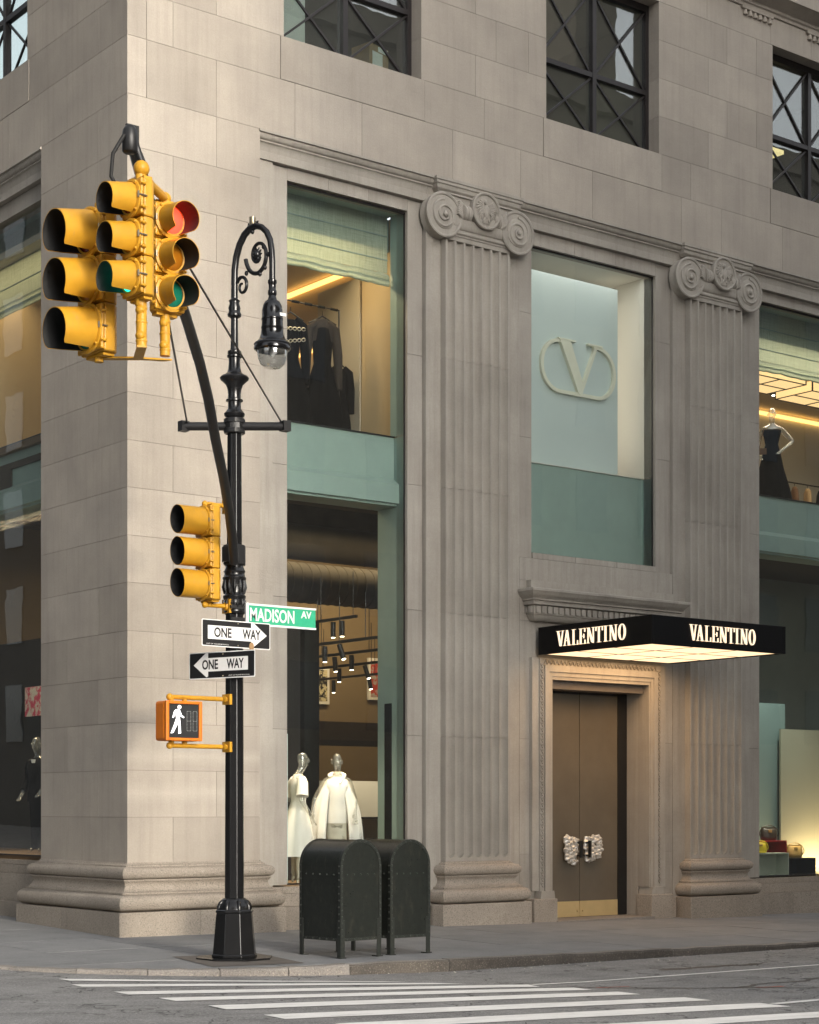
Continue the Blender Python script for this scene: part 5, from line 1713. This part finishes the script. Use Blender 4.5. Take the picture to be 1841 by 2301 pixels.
# ================================================================== mast arm with cross arm and guy wires
MA = thing('mast_arm', 'long curved black mast arm reaching from the post over the street', 'mast arm', (-.72, -3.80, 4.60))
armp = [(-.70, -3.77, 4.50), (-.81, -3.92, 4.70), (-1.11, -4.32, 4.98), (-1.54, -4.88, 5.25), (-2.03, -5.52, 5.47), (-2.45, -6.07, 5.72), (-2.9, -6.65, 5.90), (-3.5, -7.42, 6.04), (-4.1, -8.2, 6.13), (-4.72, -8.99, 6.22), (-5.2, -9.62, 6.36), (-5.55, -10.07, 6.47)]
MB().tube(armp, [.055, .055, .055, .054, .053, .052, .051, .05, .05, .055, .05, .045], 16).build('arm', 'black_metal', MA, smooth=60)
MB().lathe([(.115, 4.49), (.135, 4.50), (.135, 4.72), (.115, 4.73)], 8, (PX, PY, 0), phase=OCT).box((PX - .16, PY - .15, 4.52), (PX - .02, PY + .02, 4.70)).build('arm_clamp', 'black_metal', MA, bevel=.006)
camr = Vector((.7902, -.6128, 0))
q = MB().tube([Vector((PX, PY, 6.11)) - camr * .62 + Vector((0, 0, 0)), Vector((PX, PY, 6.11)) + camr * .60], .05, 12)
MB().lathe([(.115, 6.02), (.125, 6.03), (.125, 6.075), (.112, 6.08), (.112, 6.14), (.125, 6.145), (.125, 6.19), (.11, 6.20)], 12, (PX, PY, 0)).build('cross_arm_clamp', 'black_metal', MA, smooth=30)
for s in (-1, 1):
    e = Vector((PX, PY, 6.11)) + camr * s * .59
    q.box(tuple(e - Vector((.05, .05, .058))), tuple(e + Vector((.05, .05, .058))))
q.build('cross_arm', 'black_metal', MA, smooth=40)
for s in (-1, 1):
    e = Vector((PX, PY, 6.15)) + camr * s * .55
    MB().tube([e, Vector((-4.75, -9.03, 6.30)) + camr * s * .045], .011, 6).build('guy_wire', 'black_metal', MA)
# hanger and terminal at the tip of the arm
tip = Vector(armp[-1])
back = Vector((.6128, .7902, 0))
q = MB().lathe([(.045, -.13), (.056, -.12), (.058, -.02), (.052, .03), (.034, .06), (.01, .07)], 18, tuple(tip - back * .05))
q.box(tuple(tip + back * .06 + Vector((-.05, -.012, -.05))), tuple(tip + back * .06 + Vector((.05, .012, .11))))
q.build('terminal_cap', 'black_metal', MA, smooth=50)
MB().tube([tip - back * .08 + Vector((-.04, 0, -.02)), tip - back * .1 + Vector((-.10, .05, -.16)), tip - back * .1 + Vector((-.11, .06, -.32)), tip - back * .08 + Vector((-.03, .02, -.47)), tip - back * .06 + Vector((.05, -.02, -.50))], .014, 8).build('cable', 'visor_black', MA, smooth=60)

# ================================================================== traffic signals
def signal_head(name, label, loc, rz, pitch, dia, lens, deep=1.0, cut=True, tilt=.0):
    """three-section head; front faces local -Y, origin at the middle of the head"""
    t = thing(name, label, 'traffic light', loc, rz, 'yellow traffic lights on the post')
    w = pitch * .92
    d = pitch * .40
    R0 = dia / 2
    for k in range(3):
        zc_ = (1 - k) * pitch
        s_ = MB()
        h = pitch * .985
        # body with chamfered back, hinge door in front
        s_.prism([(-w / 2, 0), (w / 2, 0), (w / 2, d * .62), (w * .33, d), (-w * .33, d), (-w / 2, d * .62)], 'z', zc_ - h / 2, zc_ + h / 2)
        sec = s_.build('section', 'signal_yellow', t, local=True, bevel=.012)
        q = MB().box((-w / 2 - .004, -.028, zc_ - h / 2 + .008), (w / 2 + .004, -.002, zc_ + h / 2 - .008))
        q.build('door', 'signal_yellow', sec, local=True, bevel=.012)
        q = MB()
        q.lathe([(R0 + .03, -.03), (R0 + .03, -.045), (R0 + .012, -.052), (R0 - .01, -.04)], 32, (0, 0, zc_), axis='y')
        for a in (45, 135, 225, 315): q.ball(((R0 + .024) * math.cos(R(a)), -.05, zc_ + (R0 + .024) * math.sin(R(a))), .011, 6, 5)
        for s in (-1, 1):
            for zz in (-.3, .3): q.ball((s * (w / 2 + .012), -.01, zc_ + zz * pitch), (.018, .024, .012), 8, 6)
        q.build('ring_and_bolts', 'signal_yellow', sec, local=True, smooth=40)
        # wing latches
        q = MB()
        for s in (-1, 1):
            q.tube([(s * (w / 2 + .008), -.055, zc_), (s * (w / 2 + .008), .02, zc_)], .007, 6)
            q.tube([(s * (w / 2 + .008), -.05, zc_ - .022), (s * (w / 2 + .008), -.05, zc_ + .022)], .008, 6)
        q.build('latch', 'bolt_steel', sec, local=True)
        # cutaway visor: full tunnel above, open slot below
        M = 40
        L_ = dia * 1.12 * deep
        def ln(phi):     # phi measured from straight down, degrees
            t_ = clamp((phi - 24) / 24, 0, 1) if cut else 1
            t_ = t_ * t_ * (3 - 2 * t_)
            return L_ * (.16 + .84 * t_) - (.10 * L_ * (1 - phi / 180))
        outer, outer2, inn, inn2 = [], [], [], []
        for i in range(M):
            a = 2 * math.pi * i / M
            phi = abs(((math.degrees(a) + 90) + 180) % 360 - 180)
            ca, sa = math.cos(a), math.sin(a)
            ro, ri = R0 + .008, R0 + .003
            l_ = ln(phi)
            outer.append((ro * ca, -.04, zc_ + ro * sa)); outer2.append((ro * ca * 1.01, -.04 - l_, zc_ + ro * sa * 1.01 - tilt * l_))
            inn2.append((ri * ca * 1.01, -.04 - l_, zc_ + ri * sa * 1.01 - tilt * l_)); inn.append((ri * ca, -.04, zc_ + ri * sa))
        v = MB()
        v.loft([outer, outer2], 0, cap=False)
        v.loft([outer2, inn2], 0, cap=False)
        v.loft([inn2, inn], 1, cap=False)
        vis = v.build('visor', ['signal_yellow', 'visor_black'], t, local=True, smooth=50, recalc=False)
        q = MB().lathe([(R0 - .002, -.035), (R0 * .9, -.05), (R0 * .65, -.066), (R0 * .35, -.075), (.003, -.078)], 32, (0, 0, zc_), axis='y')
        q.build('lens', lens[k], t, local=True, smooth=60)
    for s in (1, -1):
        z0 = s * 1.5 * pitch
        q = MB().box((-w * .36, .02, min(z0, z0 + s * .02)), (w * .36, d * .8, max(z0, z0 + s * .02)))
        q.lathe([(.034, z0), (.034, z0 + s * .05)], 12, (0, d * .4, 0))
        q.build('end_cap', 'signal_yellow', t, local=True, smooth=40)
    return t
FX, FY = -math.pi / 2, 0.0        # facing -X / facing -Y
sl = signal_head('traffic_light', 'large yellow traffic light at far left of the hanging cluster', (-5.665, -9.705, 5.50), FX + R(4), .352, .305, ['lens_red', 'lens_amber', 'lens_green'], .86, True, .19)
sm_ = signal_head('traffic_light', 'middle yellow traffic light of the hanging cluster showing green', (-5.61, -10.23, 5.69), FX + R(2), .276, .215, ['lens_red', 'lens_amber', 'green_lens_lit'], .90, True, .19)
sr = signal_head('traffic_light', 'yellow traffic light at right of the hanging cluster showing red', (-5.12, -9.86, 5.735), FY + R(2), .27, .215, ['red_lens_lit', 'lens_amber', 'lens_green'], .88, True, .12)
sp_ = signal_head('traffic_light', 'yellow traffic light fixed to the lamp post above the signs', (-1.00, -3.62, 4.60), FX, .362, .305, ['lens_red', 'lens_amber', 'lens_green'], 1.0, False)
# bracket that joins the three hanging heads
TB = thing('signal_bracket', 'yellow pipe bracket joining the three hanging traffic lights', 'bracket', (-5.4, -10.0, 4.95))
hub = Vector((-5.44, -10.14, 0))
a_l, a_m, a_r = Vector((-5.56, -9.74, 0)), Vector((-5.555, -10.23, 0)), Vector((-5.12, -9.81, 0))
zt = 6.17
q = MB()
q.tube([a_m + Vector((0, 0, 6.09)), a_m + Vector((0, 0, zt))], .034, 12)
q.ball(tuple(a_m + Vector((0, 0, zt + .03))), .058, 14, 10)
q.tube([a_m + Vector((0, 0, zt - .03)), a_r + Vector((0, 0, zt + .02))], .034, 12)
q.tube([a_r + Vector((0, 0, zt + .03)), a_r + Vector((0, 0, 6.13))], .036, 12)
q.ball(tuple(a_r + Vector((0, 0, zt + .02))), .046, 12, 8)
q.tube([a_m + Vector((0, 0, zt - .04)), a_l + Vector((0, 0, zt - .04))], .032, 12)
q.ball(tuple(a_l + Vector((0, 0, zt - .04))), .044, 12, 8)
q.tube([a_l + Vector((0, 0, zt - .04)), a_l + Vector((0, 0, 6.02))], .034, 12)
q.tube([a_m + Vector((.02, .05, zt)), Vector((-5.45, -10.06, 6.30)), Vector((-5.5, -10.05, 6.42))], .03, 10, mi=1)
q.build('upper_pipes', ['signal_yellow', 'black_metal'], TB, smooth=50)
for p, z1, z0 in ((a_m, 5.26, 4.93), (a_r, 5.32, 5.02)):
    q = MB().tube([p + Vector((0, 0, z1)), p + Vector((0, 0, z0))], .038, 12)
    for z in (lerp(z0, z1, .15), lerp(z0, z1, .55), lerp(z0, z1, .85)): q.lathe([(.038, z - .012), (.043, z), (.038, z + .012)], 14, (p.x, p.y, 0))
    for z in (lerp(z0, z1, .25), lerp(z0, z1, .8)): q.ball((p.x - .016, p.y - .012, z), .036, 10, 8)
    q.build('drop_pipe', 'signal_yellow', TB, smooth=50)
q = MB()
cen = (a_l + a_m + a_r) / 3 + Vector((0, 0, 4.93))
for p, z in ((a_l, 4.945), (a_m, 4.925), (a_r, 4.985)):
    e = p + Vector((0, 0, z))
    d = (e - cen).normalized()
    nn = Vector((-d.y, d.x, 0)).normalized() * .035
    q.add([cen + nn, cen - nn, e - nn + d * .04, e + nn + d * .04] + [v + Vector((0, 0, .012)) for v in (cen + nn, cen - nn, e - nn + d * .04, e + nn + d * .04)], [(0, 1, 2, 3), (7, 6, 5, 4), (0, 4, 5, 1), (1, 5, 6, 2), (2, 6, 7, 3), (3, 7, 4, 0)])
q.build('lower_plate', 'signal_yellow', TB)
# brackets of the post-mounted head
for z in (5.17, 4.01):
    q = MB()
    q.tube([(-.99, -3.62, z), (-.62, -3.62, z)], .026, 10)
    q.ball((-1.0, -3.62, z), .036, 10, 8)
    q.lathe([(.045, -.74), (.055, -.72), (.045, -.70)], 12, (0, -3.62, z), axis='x')
    q.box((-.72, -3.70, z - .08), (-.69, -3.54, z + .08))
    q.build('post_bracket', 'signal_yellow', sp_, smooth=50)
for ch in list(sp_.children):
    if ch.name.startswith('post_bracket'):
        ch.matrix_parent_inverse = Matrix.Rotation(-FX, 4, 'Z')

# ================================================================== pedestrian signal
PS = thing('pedestrian_signal', 'orange pedestrian signal box showing a white walking figure', 'pedestrian signal', (-1.40, -3.66, 2.65))
cx_, cy_, cz_ = -1.40, -3.78, 2.655
MB().box((cx_ - .235, cy_ - .02, cz_ - .225), (cx_ + .235, cy_ + .20, cz_ + .225)).build('housing', 'signal_orange', PS, bevel=.03)
q = MB().box((cx_ - .235, cy_ - .06, cz_ - .225), (cx_ - .195, cy_ - .021, cz_ + .225)).box((cx_ + .195, cy_ - .06, cz_ - .225), (cx_ + .235, cy_ - .021, cz_ + .225)).box((cx_ - .195, cy_ - .06, cz_ + .19), (cx_ + .195, cy_ - .021, cz_ + .225)).box((cx_ - .195, cy_ - .06, cz_ - .225), (cx_ + .195, cy_ - .021, cz_ - .19))
q.build('bezel', 'signal_orange', PS, bevel=.008)
n = N('screen_dark'); n.b.inputs['Base Color'].default_value = S(36, 37, 38); n.b.inputs['Roughness'].default_value = .4
MB().box((cx_ - .195, cy_ - .035, cz_ - .19), (cx_ + .195, cy_ - .0215, cz_ + .19)).build('screen', 'screen_dark', PS)
fx, fz, fy = cx_ - .09, cz_ + .0, cy_ - .0362
q = MB()
def fp(pts): q.prism([(fx + a * .0165, fz + b * .0165 - .02) for a, b in pts], 'y', fy - .004, fy)
hd = [(2.2 + 1.35 * math.cos(R(a)), 10.6 + 1.35 * math.sin(R(a))) for a in range(0, 360, 24)]
fp(hd)
fp([(-.6, 8.9), (1.9, 9.2), (2.6, 8.0), (2.4, 3.2), (-.2, 3.0), (-1.2, 6.8)])
fp([(2.0, 8.4), (3.0, 7.6), (4.0, 5.2), (6.0, 3.9), (5.4, 3.1), (3.2, 4.3), (2.2, 6.2)])
fp([(-.6, 8.9), (-1.8, 7.8), (-3.4, 3.4), (-2.4, 3.0), (-1.0, 6.6), (.2, 7.6)])
fp([(-.2, 3.2), (1.2, 3.2), (.4, -1.6), (-2.6, -7.0), (-4.8, -7.4), (-4.2, -6.4), (-1.8, -1.0)])
fp([(1.0, 3.2), (2.4, 3.2), (3.0, -1.4), (3.4, -7.2), (1.4, -7.6), (1.5, -2.4), (.6, .6)])
q.build('walking_figure', 'walk_white', PS)
n = N('segment_dim'); n.b.inputs['Base Color'].default_value = S(150, 152, 150); n.b.inputs['Roughness'].default_value = .5
q = MB()
for dx in (.045, .125):
    for (u0, v0, u1, v1) in ((0, .11, .05, .11), (0, 0, .05, 0), (0, -.11, .05, -.11), (0, 0, 0, .11), (.05, 0, .05, .11), (0, -.11, 0, 0), (.05, -.11, .05, 0)):
        L_ = max(abs(u1 - u0), abs(v1 - v0))
        K = max(3, int(L_ / .014))
        for i in range(K):
            t = (i + .5) / K
            x_, z_ = cx_ + dx + lerp(u0, u1, t), cz_ + lerp(v0, v1, t)
            q.box((x_ - .0035, fy - .002, z_ - .0035), (x_ + .0035, fy, z_ + .0035))
q.build('countdown_digits', 'segment_dim', PS)
q = MB()
for z in (cz_ + .275, cz_ - .275):
    q.tube([(cx_ - .10, cy_ + .10, z), (-.66, -3.66, z)], .027, 10)
    q.ball((cx_ - .10, cy_ + .10, z), .04, 10, 8)
    q.tube([(cx_ - .08, cy_ + .10, z), (cx_ - .08, cy_ + .10, z - (.05 if z > cz_ else -.05))], .032, 10)
    q.tube([(cx_ + .10, cy_ + .11, z), (cx_ + .10, cy_ + .11, z - (.05 if z > cz_ else -.05))], .03, 10)
    q.lathe([(.034, -.80), (.044, -.79), (.034, -.78)], 12, (0, -3.70, z), axis='x')
    q.box((-.735, -3.73, z - .06), (-.70, -3.57, z + .06))
q.build('bracket', 'signal_yellow', PS, smooth=50)

# ================================================================== signs
def put_text(txt, height, width, depth, mat, parent, place, bold=.0):
    vs, fs, w, h = text_mb(txt, height / .73, 1.0, depth, bold)
    kx, ky = width / w, height / h
    for v in vs: v.x, v.y = v.x * kx, v.y * ky
    q = MB()
    q.add([place(v.x, v.y, v.z) for v in vs], fs)
    return q.build('lettering', mat, parent, recalc=False)
def rounded(w, h, r, n=4):
    pts = []
    for cx2, cy2, a0 in ((w / 2 - r, h / 2 - r, 0), (-w / 2 + r, h / 2 - r, 90), (-w / 2 + r, -h / 2 + r, 180), (w / 2 - r, -h / 2 + r, 270)):
        pts += [(cx2 + r * math.cos(R(a0 + 90 * i / n)), cy2 + r * math.sin(R(a0 + 90 * i / n))) for i in range(n + 1)]
    return pts
def one_way(label, place, arrow, W=.93, H=.31):
    """place(u, v, d): u to the reader's right, v up, d out of the face"""
    o0 = Vector(place(0, 0, 0))
    t = thing('one_way_sign', label, 'street sign', tuple(o0))
    def slab(name, pts, d0, d1, mat):
        q = MB()
        k = len(pts)
        q.add([place(u, v, d0) for u, v in pts] + [place(u, v, d1) for u, v in pts], [tuple(range(k)), tuple(range(k, 2 * k))[::-1]] + [(i, (i + 1) % k, k + (i + 1) % k, k + i) for i in range(k)])
        return q.build(name, mat, t)
    slab('plate', rounded(W, H, .018), 0, .004, 'sign_white')
    slab('black_field', rounded(W - .022, H - .022, .012), .004, .0055, 'sign_black')
    a = arrow
    A = [(-.385, .078), (.20, .078), (.20, .135), (.225, .145), (.415, 0), (.225, -.145), (.20, -.135), (.20, -.078), (-.385, -.078)]
    slab('arrow', [(a * u, v + .008) for u, v in A], .0055, .007, 'sign_white')
    put_text('ONE', .115, .235, .002, 'sign_black', t, lambda x, y, z: place(x - .185 if a > 0 else x - .17, y + .010, .0075 + z), .004)
    put_text('WAY', .115, .25, .002, 'sign_black', t, lambda x, y, z: place(x + .205 if a > 0 else x + .20, y + .010, .0075 + z), .004)
    put_text('DEPT OF TRANSPORTATION', .012, .30, .001, 'sign_white', t, lambda x, y, z: place(x - a * .255, y - .125, .0062 + z))
    q = MB()
    for v in (.125, -.128): q.ball(place(.02, v, .008), .009, 8, 6)
    q.build('bolt', 'bolt_steel', t)
    q = MB()
    p0, p1 = Vector(place(.0, .1, -.002)), Vector(place(0, .1, -.10))
    for v in (.1, -.1): q.tube([place(.0, v, -.001), place(.0, v, -.06)], .012, 6)
    q.build('mounting_strap', 'bolt_steel', t)
    return t
w1 = one_way('black one way sign with right pointing arrow, above the other one way sign', lambda u, v, d: (PX - .07 + u, PY - .15 - d, 3.675 + v - .004 * u), 1)
q = MB().ball((PX + .13, PY - .165, 3.545), (.035, .012, .05), 10, 6)
q.build('sticker_residue', 'cardboard', w1)
one_way('black one way sign with left pointing arrow, below the other one way sign', lambda u, v, d: (PX - .17 + .33 * u - .944 * d, PY - .0 - .944 * u - .33 * d, 3.33 + v), -1, .97)
# street name sign
SN = thing('street_name_sign', 'green street name sign with white capital letters on the post', 'street sign', (PX + .5, PY - .1, 3.94))
sx0 = PX + .09
sy0 = PY - .13
MB().box((sx0, sy0 - .008, 3.80), (sx0 + .96, sy0 + .008, 4.045)).build('plate', 'sign_green', SN)
q = MB()
for z in (3.795, 4.028): q.box((sx0 - .005, sy0 - .016, z), (sx0 + .965, sy0 + .016, z + .022))
q.box((sx0 - .02, sy0 - .018, 3.79), (sx0 + .012, sy0 + .018, 4.055))
q.build('edge_rail', 'sign_white', SN)
put_text('MADISON', .155, .62, .003, 'sign_white', SN, lambda x, y, z: (sx0 + .345 + x, sy0 - .010 - z, 3.925 + y), .004)
put_text('AV', .085, .15, .003, 'sign_white', SN, lambda x, y, z: (sx0 + .825 + x, sy0 - .010 - z, 3.965 + y), .003)
MB().box((PX - .12, PY - .12, 3.84), (PX + .10, PY - .09, 3.88)).box((PX - .12, PY - .12, 3.98), (PX + .10, PY - .09, 4.02)).build('clamp', 'black_metal', SN)

# ================================================================== mailboxes (closed relay boxes, arched top)
plain('rivet_paint', S(58, 62, 57), .4, var=.2)
def mailbox(loc, rz, label):
    t = thing('mailbox', label, 'mailbox', loc, rz, 'dark green relay mailboxes')
    W, D_, zb, zsp = .62, .76, .20, 1.08
    r = W / 2
    prof = [(-r, zb), (-r, zsp)] + [(-r * math.cos(R(a)), zsp + r * math.sin(R(a))) for a in range(10, 180, 10)] + [(r, zsp), (r, zb)]
    MB().prism(prof, 'y', -D_ / 2, D_ / 2).build('body', 'mailbox_paint', t, smooth=30, local=True)
    outer = [(x * 1.018, (zsp + (z - zsp) * 1.018) if z > zsp else z) for x, z in prof]
    inn = [(x * .90, (zsp + (z - zsp) * .90) if z > zsp else z) for x, z in prof]
    for s in (-1, 1):
        y0, y1 = s * (D_ / 2 - .035), s * (D_ / 2 + .008)
        q = MB()
        k = len(prof)
        rings = []
        for i in range(k):
            o, n_ = outer[i], inn[i]
            rings.append([(o[0], y0, o[1]), (o[0], y1, o[1]), (n_[0], y1, n_[1]), (n_[0], s * D_ / 2, n_[1])])
        q.loft(rings)
        q.build('edge_trim', 'mailbox_trim', t, smooth=30, local=True)
    q = MB()
    q.box((-r - .004, -D_ / 2 - .004, zb), (r + .004, D_ / 2 + .004, zb + .035))
    q.build('bottom_trim', 'mailbox_trim', t, local=True)
    for sx_ in (-1, 1):
        for sy_ in (-1, 1):
            x, y = sx_ * (r - .03), sy_ * (D_ / 2 - .03)
            q = MB().box((min(x - sx_ * .03, x + sx_ * .034), min(y + sy_ * .028, y + sy_ * .036), .0), (max(x - sx_ * .03, x + sx_ * .034), max(y + sy_ * .028, y + sy_ * .036), zb + .25))
            q.box((min(x + sx_ * .028, x + sx_ * .036), min(y - sy_ * .03, y + sy_ * .028), 0), (max(x + sx_ * .028, x + sx_ * .036), max(y - sy_ * .03, y + sy_ * .028), zb + .25))
            q.box((x - .045, y - .045, 0), (x + .055 * sx_ if sx_ > 0 else x + .045, y + .045, .012))
            q.build('leg', 'mailbox_trim', t, local=True)
    q = MB()
    def riv(x, y, z): q.ball((x, y, z), .0105, 6, 4)
    pts = [(-r * .945, zb + .06 + i * .075) for i in range(12)] + [(-r * .945 * math.cos(R(a)), zsp + r * .945 * math.sin(R(a))) for a in range(0, 181, 15)] + [(r * .945, zb + .06 + i * .075) for i in range(12)]
    for x, z in pts:
        for s in (-1, 1): riv(x, s * (D_ / 2 + .01), z)
    for i in range(11):
        for s in (-1, 1):
            riv(s * (r + .008), -D_ / 2 + .018, zb + .08 + i * .08); riv(s * (r + .008), D_ / 2 - .018, zb + .08 + i * .08)
    for i in range(5):
        riv(-r + .1 + i * .105, -D_ / 2 - .002, .98); riv(-r + .1 + i * .105, -D_ / 2 - .006, zb + .018)
        riv(-r - .003, -D_ / 2 + .12 + i * .13, .98); riv(-r - .006, -D_ / 2 + .12 + i * .13, zb + .018)
    o = q.build('rivet', 'rivet_paint', t, local=True)
    o['kind'] = 'stuff'
    return t
m1 = mailbox((.74, -3.86, zs(.74, -3.86)), R(4), 'dark green arched mailbox nearest the lamp post, on four short legs')
m2 = copy_tree(m1, (1.60, -3.72, zs(1.6, -3.72)), R(2), 'dark green arched mailbox on the right, partly behind the other mailbox')

# ================================================================== buildings across the streets (seen as reflections and shade)
def far_building(name, x0, x1, y0, y1, h, mat, label, faces, bayw=3.2, floor=3.8):
    t = thing(name, label, 'building', ((x0 + x1) / 2, (y0 + y1) / 2, -.2))
    w = box('wall', (x0, y0, -.5), (x1, y1, h), mat, t)
    MB().box((x0 - .3, y0 - .3, h), (x1 + .3, y1 + .3, h + .9)).build('roof_cornice', mat, t)
    fm = MB().box((-.5, -.5, -.5), (.5, .5, .5))
    for (ax, c, sgn, a, b) in faces:
        n_ = int((b - a) / bayw)
        for i in range(n_):
            for f in range(1, int((h - 2) / floor)):
                if f * floor > 27: continue
                u = a + (i + .5) * (b - a) / n_
                z = f * floor + 1.6
                if ax == 'y': lo, hi = (u - .75, c - .06, z - 1.1), (u + .75, c + .06, z + 1.1)
                else: lo, hi = (c - .06, u - .75, z - 1.1), (c + .06, u + .75, z + 1.1)
                block('window', lo, hi, 'far_glass', w)
    return t
plain('far_glass', S(58, 66, 74), .08, var=.2, scale=.4, spec=.8)
far_building('office_building', 0.0, 130, -46, -27, 27.5, 'brick_far', 'tan stone office block across the avenue, seen reflected in the shop glass', [('y', -27, 1, 1, 65)])
fa = bpy.data.objects['office_building']
MB().box((37.2, -33, 27), (39.4, -30.5, 40)).build('reflection_tower', 'brick_far', fa)  # invented towers, added to break up the roofline reflected in the upper windows
MB().box((46, -34, 27), (48, -31, 36)).build('reflection_tower', 'grey_far', fa)
far_building('office_building', -44, -19, 0, 120, 42, 'grey_far', 'grey office block across the side street, seen reflected in the shop glass', [('x', -19, 1, 1, 49)])
far_building('office_building', -44, -19, -46, -27, 34, 'grey_far', 'grey corner block diagonally opposite, seen only in reflections', [('y', -27, 1, -43, -20), ('x', -19, 1, -45, -28)])
